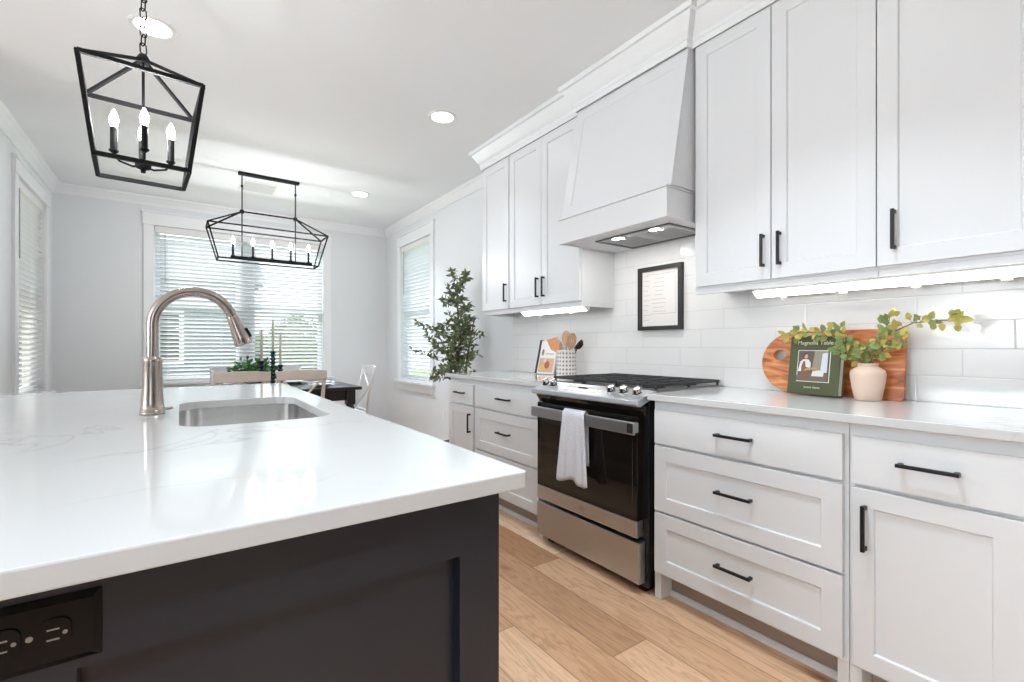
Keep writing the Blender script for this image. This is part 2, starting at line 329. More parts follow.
def window(n, M, a0, a1, z0, z1, sashes, head, side=.09):
    r = root('window_%d' % n, M @ Vector(((a0+a1)/2, 0, z0)), kind='structure')
    def mb(): b = MB(); b.M = M; return b
    b = mb(); b.box(a0-side, a0, -.02, -.0005, z0, z1); b.box(a1, a1+side, -.02, -.0005, z0, z1)
    b.box(a0-side-.01, a1+side+.01, -.026, -.0005, z1, z1+head); b.box(a0-side-.025, a1+side+.025, -.034, -.0005, z1+head, z1+head+.02)
    b.box(a0-side, a1+side, -.02, -.0005, z0-.12, z0-.03); b.build('window_frame', trim_paint, r, bevel=.002)
    b = mb(); b.box(a0-side-.03, a1+side+.03, -.055, -.0005, z0-.03, z0); b.box(a0+.0005, a1-.0005, 0, .12, z0-.03+.0305, z0+.012); b.build('window_sill', trim_paint, r, bevel=.003)
    wd = (a1-a0-.10*(sashes-1))/sashes; b = mb(); zm = (z0+z1)/2; g = mb()
    for k in range(sashes):
        x0 = a0+k*(wd+.10); x1 = x0+wd
        if k: b.box(x0-.10, x0, .07, .14, z0+.012, z1)
        for (s0, s1, yy) in ((z0+.013, zm+.02, .085), (zm-.02, z1-.001, .11)):
            b.box(x0+.001, x0+.05, yy, yy+.025, s0, s1); b.box(x1-.05, x1-.001, yy, yy+.025, s0, s1); b.box(x0+.05, x1-.05, yy, yy+.025, s0, s0+.045); b.box(x0+.05, x1-.05, yy, yy+.025, s1-.045, s1)
            g.box(x0+.05, x1-.05, yy+.010, yy+.014, s0+.045, s1-.045)
    b.build('window_sash', trim_paint, r); g.build('window_glass', glass, r)
    return r
MBk = Matrix.Translation((0, BY, 0)); MRt = Matrix.Translation((WX, 0, 0)) @ Matrix.Rotation(-R90, 4, 'Z'); MLf = Matrix.Translation((LX, 0, 0)) @ Matrix.Rotation(R90, 4, 'Z')
window(1, MBk, BWIN[0], BWIN[1], BWIN[2], BWIN[3], 2, .13)
window(2, MRt, -RWIN[1], -RWIN[0], RWIN[2], RWIN[3], 1, .13)
window(3, MLf, LWIN[0], LWIN[1], LWIN[2], LWIN[3], 1, .11)
def blind(M, a0, a1, z0, z1, label, val=.07, tilt=34):
    r = root('window_blind', M @ Vector(((a0+a1)/2, .03, z0)), label, 'blind')
    def mb(): b = MB(); b.M = M; return b
    a0 += .006; a1 -= .006
    mb().box(a0, a1, .001, .062, z1-val, z1-.002).build('head_rail', plastic_white, r, bevel=.003)
    b = mb(); pitch = .0445; z = z1-val-.03; c, s = math.cos(math.radians(tilt)), math.sin(math.radians(tilt)); cy = .036
    while z > z0+.05:
        # gently crowned slat, room edge raised
        pr = [(-.025, 0), (-.012, .002), (.0, .0027), (.012, .002), (.025, 0)]; pr = pr+[(p, q-.0026) for p, q in reversed(pr)]
        pts = [(cy+p*c+q*s, z-p*s+q*c) for p, q in pr]; b.prism(pts, 0, a0+.004, a1-.004); z -= pitch
    b.build('slats', slat_m, r, smooth=30)
    mb().box(a0+.004, a1-.004, cy-.022, cy+.022, z0+.014, z0+.034).build('bottom_rail', plastic_white, r, bevel=.003)
    b = mb(); n = max(2, int((a1-a0)/.45)+1)
    for k in range(n):
        x = a0+.12+(a1-a0-.24)*k/(n-1)
        for yy in (cy-.0265, cy+.0265): b.box(x-.001, x+.001, yy-.0006, yy+.0006, z0+.03, z1-val)
    b.build('ladder_cords', plastic_white, r)
    b = mb(); b.tube([(a0+.09, -.004, z1-val-.005), (a0+.09, -.006, z1-val-.55)], .004, 6); b.build('tilt_wand', mat('grey_wand', (.35, .35, .36), .4), r)
    return r
blind(MBk, *BWIN, 'wide white slatted blind in the back wall window behind the dining table')
blind(MRt, -RWIN[1], -RWIN[0], RWIN[2], RWIN[3], 'narrow white slatted blind in the right wall window beside the olive tree')
blind(MLf, *LWIN, 'narrow white slatted blind in the left wall window')
# ceiling register and recessed lights
b = MB()
r = root('ceiling_vent', (.66, 5.36, CZ), 'white slotted air vent on the ceiling behind the linear chandelier', 'vent')
b.box(.49, .83, 5.19, 5.53, CZ-.008, CZ-.0005); b.build('frame', plastic_white, r, bevel=.002)
b = MB()
for k in range(9): y = 5.225+k*.034; b.prism([(y, CZ-.009), (y+.016, CZ-.013), (y+.018, CZ-.012), (y+.003, CZ-.008)], 0, .52, .80)
b.build('louvres', mat('vent_grey', (.6, .6, .6), .4), r)
def can(x, y, label, group=None, power=1.4, color=(.80, .91, 1)):
    r = root('recessed_light', (x, y, CZ), label, 'ceiling light', 'recessed ceiling lights')
    MB().lathe((x, y, CZ), [(.098, -.0005), (.098, -.004), (.092, -.008), (.080, -.008), (.074, -.003), (.072, -.0005)], 40, cap=False).build('trim_ring', plastic_white, r, smooth=40)
    MB().lathe((x, y, CZ), [(.0735, -.001), (.0735, -.004), (.0001, -.004)], 40, cap=False).build('diffuser', glow_white, r)
    l = bpy.data.lights.new('recessed_lamp', 'AREA'); l.shape = 'DISK'; l.size = .14; l.spread = math.radians(100); l.energy = power; l.color = color
    o = bpy.data.objects.new('recessed_lamp', l); COL.objects.link(o); o.location = (0, 0, -.012); o.parent = r
can(-.107, 2.98, 'round recessed ceiling light partly behind the square lantern pendant chain')
can(1.506, 2.98, 'round recessed ceiling light alone on the ceiling in front of the wall cabinets')
can(1.56, 4.99, 'small far recessed ceiling light near the dining room corner', power=6)
can(1.1, .75, 'added recessed ceiling light over the aisle in front of the drawer cabinet, outside the frame', power=5.5)  # added unseen lamp that brightens the aisle floor
can(-.107, -.45, 'added recessed ceiling light past the near end of the island, outside the frame', power=9)  # added unseen lamp, lights the island end and shades its overhang
# ------------------------------------------------------------ cabinets
XF = 1.74; XC = 1.76
def pull(parent, x, y, z, length, axis):
    """black square bar pull standing off a front that faces -x"""
    b = MB(); h = length/2; w = .0055; so = .030
    if axis == 'y':
        b.box(x-so, x-so+.010, y-h, y+h, z-w, z+w)
        for s in (-1, 1): b.box(x-so+.009, x-.0002, y+s*(h-.008)-.006, y+s*(h-.008)+.006, z-w, z+w)
    else:
        b.box(x-so, x-so+.010, y-w, y+w, z-h, z+h)
        for s in (-1, 1): b.box(x-so+.009, x-.0002, y-w, y+w, z+s*(h-.008)-.006, z+s*(h-.008)+.006)
    return b.build('handle', black_metal, parent, bevel=.0018)
def front(name, parent, x, y0, y1, z0, z1, hy=None, hz=None, hl=.146, haxis='y', rail=.062):
    o = MB().panel((x, y1, z0), (0, -1, 0), (0, 0, 1), y1-y0, z1-z0, .019, rail).build(name, white_paint, parent, bevel=.0016)
    if hy is not None: pull(o, x, hy, hz, hl, haxis)
    return o
def base_unit(y0, y1, label, layout):
    r = root('base_cabinet', (2.06, (y0+y1)/2, 0), label, 'cabinet', 'white base cabinets')
    b = MB(); b.box(XC, TX-.012, y0+.0005, y1-.0005, .115, .8915)
    for yy in (y0+.0005, y1-.034): b.box(XC, XC+.08, yy, yy+.0335, 0.0005, .115)
    b.build('body', white_paint, r, bevel=.0015)
    b = MB(); b.box(1.84, 1.85, y0+.034, y1-.034, .0005, .115); b.build('toe_kick', mat('toe_kick_reflected_tan', (.40, .33, .27), .5), r)  # tan stands for floor reflection and shade on the white board
    b = MB(); b.prism([(1.8225, .0005), (1.8395, .0005), (1.8395, .022), (1.833, .022), (1.8225, .012)], 1, y0+.034, y1-.034); b.build('shoe_moulding', trim_paint, r)
    ym = (y0+y1)/2; a, c = y0+.013, y1-.013
    if layout == 'drawers':
        front('drawer', r, XF, a, c, .702, .852, (y0+y1)/2-.007, .785, rail=0)
        front('drawer', r, XF, a, c, .404, .690, (y0+y1)/2-.007, .560, rail=.062)
        front('drawer', r, XF, a, c, .129, .394, (y0+y1)/2-.007, .272, rail=.062)
    else:
        front('drawer', r, XF, a, c, .702, .852, ym, .785, .14 if y1-y0 > .39 else .11, rail=0)
        side = layout
        hy = c-.036 if side == 'L' else a+.036
        front('door', r, XF, a, c, .129, .690, hy, .572, .142, 'z', rail=.057)
    return r
base_unit(.6125, 1.372, 'white base cabinet of three drawers right of the range', 'drawers')
base_unit(.212, .6118, 'white base cabinet with one drawer and one door at the right picture edge', 'L')
base_unit(2.176, 2.941, 'white base cabinet of three drawers left of the range', 'drawers')
base_unit(2.942, 3.336, 'narrow white base cabinet with drawer and door at the far end, by the olive tree', 'R')
def worktop(y0, y1, label):
    b = MB(); b.box(1.722, TX-.0005, y0, y1, .892, .920)
    return tag(b.build('worktop', quartz, origin=(2.05, (y0+y1)/2, .892), bevel=.003), label, 'worktop')
worktop(-.2, 1.384, 'white quartz worktop right of the range, under the cutting board')
worktop(2.166, 3.362, 'short white quartz worktop left of the range, under the utensil crock')
XU = 2.05; UF = XU; 
def upper_unit(y0, y1, label, doors, side_l=False):
    r = root('wall_cabinet', (2.2, (y0+y1)/2, 1.385), label, 'cabinet', 'white wall cabinets')
    b = MB(); b.box(XU+.0195, TX-.0007, y0+.0005, y1-.0005, 1.412, 2.70); b.box(XU+.0195, XU+.038, y0+.0005, y1-.0005, 1.386, 1.4115)
    if y1 > 3.3: b.box(XU+.038, TX-.0007, y1-.018, y1-.0005, 1.386, 1.4115)
    if y0 > 2.1 and y0 < 2.3: b.box(XU+.038, TX-.0007, y0+.0005, y0+.018, 1.386, 1.4115)
    b.build('body', white_paint, r, bevel=.0012)
    for (a, c, hy) in doors: front('door', r, XU, a, c, 1.421, 2.580, hy, 1.543, .14, 'z', rail=.06)
    return r
upper_unit(.631, 1.372, 'white wall cabinet with two doors just right of the range hood', [(1.002, 1.358, 1.030), (.632, .998, .962)])
upper_unit(.204, .6302, 'white wall cabinet at the right picture edge, one wide door', [(.212, .6285, .577)])
upper_unit(2.166, 2.944, 'white wall cabinet with two doors just left of the range hood', [(2.175, 2.552, 2.518), (2.556, 2.938, 2.586)])
upper_unit(2.945, 3.336, 'narrow white wall cabinet at the far end of the row', [(2.950, 3.328, 2.981)])
# cabinet crown, jogging round the hood
cc = [(0, 2.5845), (.008, 2.5845), (.010, 2.612), (.014, 2.616), (.014, 2.634), (.020, 2.640), (.034, 2.655), (.052, 2.690), (.066, 2.712), (.078, 2.716), (.084, CZ-.0007), (0, CZ-.0007)]
cc = [(-n, z) for n, z in cc]
XFc = XU+.002
path = [(TX-.0008, 3.3365), (XFc, 3.3365), (XFc, 2.158), (2.012, 2.158), (2.012, 1.380), (XFc, 1.380), (XFc, .1), (XFc, -.3)]
# travel from wall outwards: offset to the outside
tag(MB().sweep(path, cc).build('trim_2', trim_paint, smooth=30), kind='structure')
def led(y0, y1, xc, label, clips):
    r = root('under_cabinet_light', (xc, (y0+y1)/2, 1.37), label, 'light', 'under cabinet light bars')
    b = MB(); b.prism([(xc-.03, 1.411), (xc+.03, 1.411), (xc+.03, 1.372), (xc+.012, 1.366), (xc-.03, 1.392)], 1, y0, y1); b.build('housing', plastic_white, r)
    b = MB(); b.prism([(xc-.0315, 1.3905), (xc+.008, 1.3645), (xc+.0055, 1.3635), (xc-.0315, 1.3880)], 1, y0+.006, y1-.006); b.build('diffuser', glow_led, r)
    for k in range(clips):
        y = y0+(y1-y0)*(k+.5)/clips; b = MB(); b.box(xc+.012, xc+.03, y-.014, y+.014, 1.354, 1.3715); b.tube([(xc+.018, y, 1.3545), (xc+.018, y, 1.351)], .004, 8); b.build('clip', plastic_white, r, bevel=.003)
led(.215, 1.17, 2.25, 'long lit light bar under the wall cabinets above the cutting board', 4)
led(2.22, 2.90, 2.16, 'lit light bar under the wall cabinets left of the hood', 2)
# ------------------------------------------------------------ range hood
r = root('range_hood', (2.1, 1.77, 1.745), 'white tapered wooden range hood with framed front above the range', 'range hood')
y0, y1 = 1.375, 2.155
b = MB(); p0 = Vector((1.885, y1, 1.895)); p1 = Vector((2.020, y1, 2.583)); V = (p1-p0)
n = V.cross(Vector((0, -1, 0)))
b.prism([(1.892, 1.895), (2.0275, 2.583), (2.0275, 2.738), (TX-.001, 2.738), (TX-.001, 1.895)], 1, y0, y1)
b.build('chimney', white_paint, r)
b = MB(); b.panel(p0+Vector((.0, 0, 0)), (0, -1, 0), V, y1-y0, V.length, .006, .072, .0032); b.build('front_panel', white_paint, r, bevel=.001)
y0 = 1.388
b = MB(); b.box(1.868, 1.888, y0, y1, 1.745, 1.885); b.box(1.888, TX-.001, y0, y0+.02, 1.745, 1.885); b.box(1.888, TX-.001, y1-.01, y1, 1.745, 1.885); b.build('apron', white_paint, r, bevel=.0015)
b = MB(); b.box(1.860, TX-.001, y0-.006, y1+.004, 1.8855, 1.8945); b.build('ledge', white_paint, r, bevel=.0015)
b = MB(); vs, fs = curve_slab([(1.888, y0+.02), (TX-.001, y0+.02), (TX-.001, y1-.01), (1.888, y1-.01)], [[(2.012, 1.482), (2.318, 1.482), (2.318, 1.972), (2.012, 1.972)]], 1.752, 1.764); b.add(vs, fs); b.build('underside', white_paint, r)
ins = root('hood_insert', (2.165, 1.727, 1.745)); ins.parent = r; ins.location = ORI[ins.name]-ORI[r.name]
b = MB(); vs, fs = curve_slab([(2.0, 1.47), (2.33, 1.47), (2.33, 1.984), (2.0, 1.984)], [[(2.016, 1.486), (2.314, 1.486), (2.314, 1.968), (2.016, 1.968)]], 1.744, 1.7515); b.add(vs, fs); b.build('rim', mat('dark_steel_rim', (.22, .22, .23), .35, .9), ins)
for k in range(2):
    ya = 1.488+k*.241; b = MB(); b.box(2.018, 2.312, ya, ya+.236, 1.750, 1.753)
    for j in range(26): x = 2.085+j*.0082; b.box(x, x+.004, ya+.03, ya+.206, 1.7485, 1.7502)
    b.build('filter', mat('filter_steel', (.50, .50, .50), .35, .9), ins)
    MB().box(2.055, 2.063, ya+.07, ya+.16, 1.744, 1.7495).build('filter_pull', black_metal, ins)
for yy in (1.60, 1.86):
    MB().lathe((2.045, yy, 1.7495), [(.022, 0), (.022, -.004), (.016, -.005), (.0001, -.005)], 20, cap=False).build('light', glow_hood, ins)
# ------------------------------------------------------------ range
ry0, ry1 = 1.392, 2.158; ym = (ry0+ry1)/2
r = root('range', (2.0, ym, 0), 'stainless slide-in gas range with black glass oven door', 'oven range')
MB().box(1.745, 2.345, ry0, ry1, .03, .912).build('body', black_enamel, r, bevel=.003)
for ya in (ry0+.03, ry1-.07): MB().box(1.76, 1.80, ya, ya+.04, .0005, .03).build('foot', black_metal, r)
b = MB(); b.prism([(1.662, .868), (1.668, .862), (1.69, .862), (1.80, .906), (1.80, .928), (1.785, .9285), (1.672, .893), (1.664, .888)], 1, ry0-.001, ry1+.001); b.build('control_panel', steel, r, bevel=.002)
# black touch window and its clock
sl = (Vector((1.785, 0, .9285))-Vector((1.672, 0, .893))).normalized(); nrm = Vector((-sl.z, 0, sl.x))
def onpanel(t, h=0): p = Vector((1.672, 0, .893))+sl*t+nrm*h; return p
b = MB(); 
for (ya, yb, t0, t1) in ((1.69, 1.93, .03, .085),):
    q = [onpanel(t0), onpanel(t1), onpanel(t1, .0008), onpanel(t0, .0008)]; b.prism([(p.x, p.z) for p in q], 1, ya, yb)
b.build('touch_pad', mat('pale_touch_pad', (.55, .55, .55), .15, .6), r)
b = MB(); q = [onpanel(.06, .0007), onpanel(.078, .0007), onpanel(.078, .0014), onpanel(.06, .0014)]; b.prism([(p.x, p.z) for p in q], 1, 1.775, 1.845); b.build('clock_display', black_glass, r)
Mk = Matrix(((sl.x, 0, nrm.x, 0), (0, 1, 0, 0), (sl.z, 0, nrm.z, 0), (0, 0, 0, 1)))
for yy in (1.445, 1.525, 1.605, 2.035, 2.105):
    p = onpanel(.058, .0002); b = MB(); b.M = Matrix.Translation((p.x, yy, p.z)) @ Mk
    b.lathe((0, 0, 0), [(.024, 0), (.024, .004), (.0205, .006), (.019, .026), (.0175, .030), (.0001, .030)], 24, cap=False); b.box(-.019, .019, -.0055, .0055, .027, .037)
    b.build('knob', chrome, r, smooth=35)
    b = MB(); b.M = Matrix.Translation((p.x, yy, p.z)) @ Mk; b.lathe((0, 0, 0), [(.0205, .0061), (.0205, .012), (.0198, .012)], 24, cap=False); b.build('knob_ring', black_metal, r)
b = MB(); b.prism([(1.690, .8615), (1.745, .8615), (1.745, .815), (1.722, .815)], 1, ry0+.004, ry1-.004); b.build('fascia', black_glass, r)
# oven door
d = MB(); d.box(1.700, 1.744, ry0+.032, ry1-.006, .335, .812); door = d.build('oven_door', black_glass, r, bevel=.003)
MB().box(1.699, 1.744, ry0+.032, ry1-.006, .258, .3345).build('door_band', steel, door, bevel=.003)
for ya in (ry0+.055, ry1-.052): MB().box(1.6985, 1.6999, ya, ya+.003, .40, .70).build('window_edge', mat('oven_window_edge', (.05, .045, .04), .2), door)
b = MB(); b.box(1.655, 1.668, ry0+.012, ry1-.004, .735, .794)
b.box(1.668, 1.6995, ry0+.02, ry0+.055, .742, .788); b.box(1.668, 1.6995, ry1-.055, ry1-.02, .742, .788); b.build('handle', steel, door, bevel=.004)
MB().box(1.6535, 1.6555, ry0+.016, ry0+.052, .742, .788).build('handle_cap', chrome, door, bevel=.001)
Mf = Matrix(((0, 0, -1, 1.6985), (-1, 0, 0, ym+.01), (0, 1, 0, .297), (0, 0, 0, 1)))
b = MB(); b.M = Mf; b.lathe((0, 0, 0), [(.0155, 0), (.0155, .0012), (.0138, .0012), (.0138, 0)], 28, cap=False); b.build('round_badge', mat('badge_grey', (.35, .34, .33), .3, .8), door)
text('GE', .016, MATS['badge_grey'], door, Mf, .0008, 'badge_letters')
b = MB(); b.box(1.698, 1.744, ry0+.018, ry1-.004, .052, .240); b.build('storage_drawer', steel, r, bevel=.004)
# cooktop
MB().box(1.801, 2.352, ry0, ry1, .9125, .926).build('cooktop', mat('cooktop_steel', (.35, .35, .35), .25, .9), r, bevel=.003)
MB().box(1.83, 2.33, ry0+.02, ry1-.02, .9262, .9279).build('burner_pan', mat('burner_pan_grey', (.22, .22, .23), .3, .8), r)
for (x, y, rr) in ((1.94, 1.52, .045), (2.22, 1.52, .036), (2.08, ym, .05), (1.94, 2.03, .04), (2.22, 2.03, .036)):
    b = MB(); b.lathe((x, y, .928), [(rr+.012, .0002), (rr+.010, .008), (rr, .012), (rr, .018), (rr-.008, .021), (.0001, .021)], 24, cap=False); b.build('burner', cast_iron, r, smooth=35)
gw = (ry1-ry0-.03)/3
for k in range(3):
    a = ry0+.015+k*gw+.002; c = a+gw-.004; zt = .950; b = MB(); X0, X1 = 1.822, 2.338
    def gb(p, q, w=.011, h=.014): b.beam(p, q, w, h)
    gb((X0, a, zt), (X0, c, zt)); gb((X1, a, zt), (X1, c, zt)); gb((X0, a+.005, zt), (X1, a+.005, zt)); gb((X0, c-.005, zt), (X1, c-.005, zt)); gb((X0, (a+c)/2, zt), (X1, (a+c)/2, zt))
    for j in range(1, 6): x = X0+(X1-X0)*j/6; gb((x, a, zt), (x, c, zt), .009, .012)
    for xx in (X0+.004, (X0+X1)/2, X1-.004):
        for yy in (a+.006, c-.006): b.box(xx-.005, xx+.005, yy-.005, yy+.005, .9282, zt)
    b.build('grate', cast_iron, r, bevel=.0015)
# towel over the oven handle
b = MB(); NU, NV = 26, 30; vs = []; fs = []
ya, yb = 1.712, 1.868; L1, L2 = .360, .27
def tow(s, u):
    # s: path param 0 (front hem) .. 1 (back hem); u across
    tot = L1+.03+L2; d = s*tot; fold = math.sin(u*15+.5)*.008+math.sin(u*6.5+1.8)*.007
    wid = 1.0+.50*max(0, (L1-d)/L1) if d < L1 else 1.0; y = (ya+yb)/2+(u-.5)*(yb-ya)*wid
    if d < L1: k = (L1-d)/L1; return (1.6475-abs(fold)*(.25+.9*k)-.004*k, y, .800-(L1-d)*(1+.03*math.sin(u*9)))
    if d < L1+.03: a = (d-L1)/.03*math.pi; return (1.661-.0138*math.cos(a), y, .7995+.008*math.sin(a)+.001)
    k = (d-L1-.03)/L2; return (1.6746+.008*k, y, .7995-(d-L1-.03))
for i in range(NV+1):
    for j in range(NU+1): vs.append(tow(i/NV, j/NU))
for i in range(NV):
    for j in range(NU): a = i*(NU+1)+j; fs.append((a, a+1, a+NU+2, a+NU+1))
b.add(vs, fs); o = b.build('dish_towel', towel_m, origin=(1.66, 1.79, .45), smooth=180); m = o.modifiers.new('thick', 'SOLIDIFY'); m.thickness = .003; m.offset = 0
tag(o, 'pale grey terry dish towel hanging over the oven door handle', 'towel')
# ------------------------------------------------------------ island
IX0, IX1, IY0, IY1 = -.72, .50, .667, 3.09
ix1, iy0 = .466, .70
r = root('kitchen_island', (-.13, 1.9, 0), 'large charcoal kitchen island cabinet under the white quartz top', 'island')
bx0, by1 = IX0+.25, IY1-.034
vs, fs = curve_slab([(bx0, iy0+.02), (ix1-.02, iy0+.02), (ix1-.02, by1), (bx0, by1)], [[(-.06, 1.47), (.44, 1.47), (.44, 2.33), (-.06, 2.33)]], .60, .884)
b = MB(); b.add(vs, fs); b.box(bx0, ix1-.02, iy0+.02, by1, .10, .60); b.box(bx0+.05, ix1-.08, iy0+.06, by1-.05, 0.0005, .10); b.build('body', dark_paint, r)
b = MB(); rails = [(ix1, .387, .0)]
W = ix1-bx0
# end panel facing the camera: frame with two recessed panels
def island_end():
    y = iy0; outer = [(bx0, .0605), (ix1, .0605), (ix1, .884), (bx0, .884)]
    h1 = [(-.092, .14), (.387, .14), (.387, .780), (-.092, .780)]; h2 = [(bx0+.08, .14), (-.165, .14), (-.165, .780), (bx0+.08, .780)]
    vs, fs = curve_slab(outer, [h1, h2], 0, .019); b = MB(); b.M = Matrix(((1,0,0,0),(0,0,-1,y+.0195),(0,1,0,0),(0,0,0,1))); b.add(vs, fs); return b
island_end().build('end_panel', dark_paint, r, bevel=.002)
for (ya, yb) in ((.72, 1.30), (1.305, 1.89), (1.895, 2.48), (2.485, 3.05)):
    o = MB().panel((ix1-.0005, ya, .12), (0, 1, 0), (0, 0, 1), yb-ya-.004, .755, .019, .06).build('door', dark_paint, r, bevel=.0016)
# outlet on the end panel
oy = iy0-.0003; ox = -.128; oz = .828
ot = root('outlet', (ox, oy, oz)); ot.parent = r; ot.location = ORI[ot.name]-ORI[r.name]
b = MB(); b.M = Matrix(((1,0,0,ox),(0,0,-1,oy),(0,1,0,oz),(0,0,0,1)))
b.add([(-.058,-.038,0),(.058,-.038,0),(.058,.038,0),(-.058,.038,0),(-.050,-.030,.006),(.050,-.030,.006),(.050,.030,.006),(-.050,.030,.006)], [(0,1,5,4),(1,2,6,5),(2,3,7,6),(3,0,4,7),(4,5,6,7),(3,2,1,0)])
gloss_black = mat('glossy_black_plastic', (.004, .004, .005), .14, spec=.22)
b.build('plate', gloss_black, ot, bevel=.001)
for s in (-1, 1):
    b = MB(); b.M = Matrix(((1,0,0,ox+s*.0195),(0,0,-1,oy),(0,1,0,oz),(0,0,0,1))); vs, fs = curve_slab(rrect(-.0135, .0135, -.0165, .0165, .011), [], .0055, .0082); b.add(vs, fs); b.build('socket', gloss_black, ot)
    b = MB(); b.M = Matrix(((1,0,0,ox+s*.0195),(0,0,-1,oy),(0,1,0,oz),(0,0,0,1))); b.box(-.006, .004, .0045, .0062, .0082, .0086); b.box(-.006, .004, -.0062, -.0045, .0082, .0086); b.lathe((.0085, 0, .0082), [(.0022, 0), (.0022, .0004), (.0001, .0004)], 10, cap=False)
    b.build('slot', mat('slot_metal', (.3, .3, .3), .3, .8), ot)
b = MB(); b.M = Matrix(((1,0,0,ox),(0,0,-1,oy),(0,1,0,oz),(0,0,0,1))); b.lathe((0, 0, .0058), [(.003, 0), (.003, .0008), (.0001, .0012)], 12, cap=False); b.build('screw', MATS['slot_metal'], ot)
# island top with sink cutout
SX0, SX1, SY0, SY1 = -.002, .405, 1.535, 2.262
hole = rrect(SX0, SX1, SY0, SY1, .085, 10); outer = rrect(IX0, IX1, IY0, IY1, .006, 3)
vs, fs = curve_slab(outer, [hole], .885, .915, .003)
b = MB(); b.add(vs, fs); tag(b.build('worktop', quartz, origin=(-.1, 1.9, .885)), 'large white quartz island worktop with undermount sink cutout', 'worktop')
# sink
b = MB(); b2 = []
def ring(x0, x1, y0, y1, rad, z): return [(x, y, z) for x, y in rrect(x0, x1, y0, y1, rad, 8)]
e = .006
rings = [ring(SX0-.03, SX1+.03, SY0-.03, SY1+.03, .10, .8845), ring(SX0-e, SX1+e, SY0-e, SY1+e, .088, .8845), ring(SX0-e, SX1+e, SY0-e, SY1+e, .088, .74), ring(SX0+.004, SX1-.004, SY0+.004, SY1-.004, .085, .700), ring(SX0+.02, SX1-.02, SY0+.02, SY1-.02, .075, .683), ring(SX0+.06, SX1-.06, SY0+.06, SY1-.06, .06, .678), ring(.16, .24, 1.86, 1.94, .039, .674)]
n = len(rings[0]); vs = [p for q in rings for p in q]; fs = []
for i in range(len(rings)-1):
    for k in range(n): k2 = (k+1)%n; fs.append((i*n+k, i*n+k2, (i+1)*n+k2, (i+1)*n+k))
fs.append(tuple((len(rings)-1)*n+k for k in range(n))); b.add(vs, fs)
r = root('sink', (.2, 1.9, .674), 'stainless undermount sink set in the island worktop', 'sink')
o = b.build('bowl', steel_dark, r, smooth=50, keep=True); m = o.modifiers.new('thick', 'SOLIDIFY'); m.thickness = .0015; m.offset = 1
b = MB(); b.lathe((.20, 1.90, .6745), [(.042, 0), (.042, .003), (.034, .003), (.030, .0005), (.0001, .0005)], 28, cap=False); b.build('drain', chrome, r, smooth=30)
# faucet
fx, fy, fz = -.070, 1.915, .915
r = root('faucet', (fx, fy, fz), 'brushed nickel gooseneck pull-down faucet beside the island sink', 'faucet')
b = MB(); b.lathe((fx, fy, fz), [(.0335, .0005), (.0345, .004), (.0325, .009), (.0345, .012), (.0325, .016), (.0335, .019), (.032, .022), (.030, .045), (.0275, .080), (.0265, .12), (.0262, .165), (.027, .172), (.0265, .178), (.024, .182), (.022, .186)], 32); b.build('base', nickel, r, smooth=35)
RA = .1135; zc = fz+.289; pts = [(fx, fy, fz+.185), (fx, fy, fz+.235)]
for k in range(0, 25): a = math.pi-math.radians(163)*k/24; pts.append((fx+RA+RA*math.cos(a), fy, zc+RA*math.sin(a)*1.0))
b = MB(); b.tube(pts, .0165, 20); b.build('spout', nickel, r, smooth=50)
p = Vector(pts[-1]); dr = (Vector(pts[-1])-Vector(pts[-2])).normalized()
hp = [p+dr*t for t in (0, .004, .03, .075, .098, .104)]
h = MB().tube(hp, [.0175, .0185, .0195, .026, .0285, .027], 24).build('spray_head', nickel, r, smooth=35)
side = Vector((-dr.z, 0, dr.x)); side = side if side.x > 0 else -side
b = MB(); b.beam(p+dr*.05+side*.026, p+dr*.085+side*.031, .012, .008); b.build('spray_button', black_metal, h, bevel=.002)
b = MB(); b.tube([(fx+.02, fy+.01, fz+.012), (fx+.052, fy+.02, fz+.014)], [.004, .005], 10); b.build('lever', nickel, r, smooth=40)
# ------------------------------------------------------------ lantern pendant
def bulb(parent, x, y, z, s=1.0, power=None):
    b = MB(); b.lathe((x, y, z), [(.0001, 0), (.009*s, .001), (.0115*s, .012*s), (.0135*s, .022*s), (.013*s, .034*s), (.008*s, .050*s), (.003*s, .062*s), (.0001, .066*s)], 14, cap=False); b.build('bulb', power, parent, smooth=60)
px, py = -.104, 2.13; S = .327; SB = .253; zt, zb, zh = 2.047, 1.752, 2.155
r = root('lantern_pendant', (px, py, zb), 'black square open-frame lantern pendant hanging on a chain over the island', 'pendant light')
rot = Matrix.Rotation(math.radians(3.6), 2)
def cn(s, k, z): v = rot @ Vector(((-1, 1, 1, -1)[k]*s/2, (-1, -1, 1, 1)[k]*s/2)); return (px+v.x, py+v.y, z)
b = MB(); wd = .013
for k in range(4):
    k2 = (k+1)%4; b.beam(cn(S, k, zt), cn(S, k2, zt), wd); b.beam(cn(SB, k, zb), cn(SB, k2, zb), wd); b.beam(cn(S, k, zt), cn(SB, k, zb), wd); b.beam(cn(S, k, zt), (px, py, zh), wd*.8)
b.build('cage', lantern_metal, r)
b = MB(); b.lathe((px, py, zh-.012), [(.02, 0), (.022, .01), (.012, .028), (.006, .032)], 16); b.build('hub', lantern_metal, r, smooth=35)
b = MB()
def link(c, rz, hh=.040, ww=.011, rr=.0022):
    pts = []
    for k in range(13): a = 2*math.pi*k/12; x = ww*math.cos(a); z = (hh/2-ww)*(1 if math.sin(a) > 0 else -1)+ww*math.sin(a); pts.append((c[0]+x*math.cos(rz), c[1]+x*math.sin(rz), c[2]+z))
    b.tube(pts, rr, 6, cap=False)
z = zh+.038; k = 0
while z < CZ-.03: link((px, py, z), .6+(k%2)*R90); z += .031; k += 1
b.build('chain', lantern_metal, r, smooth=60)
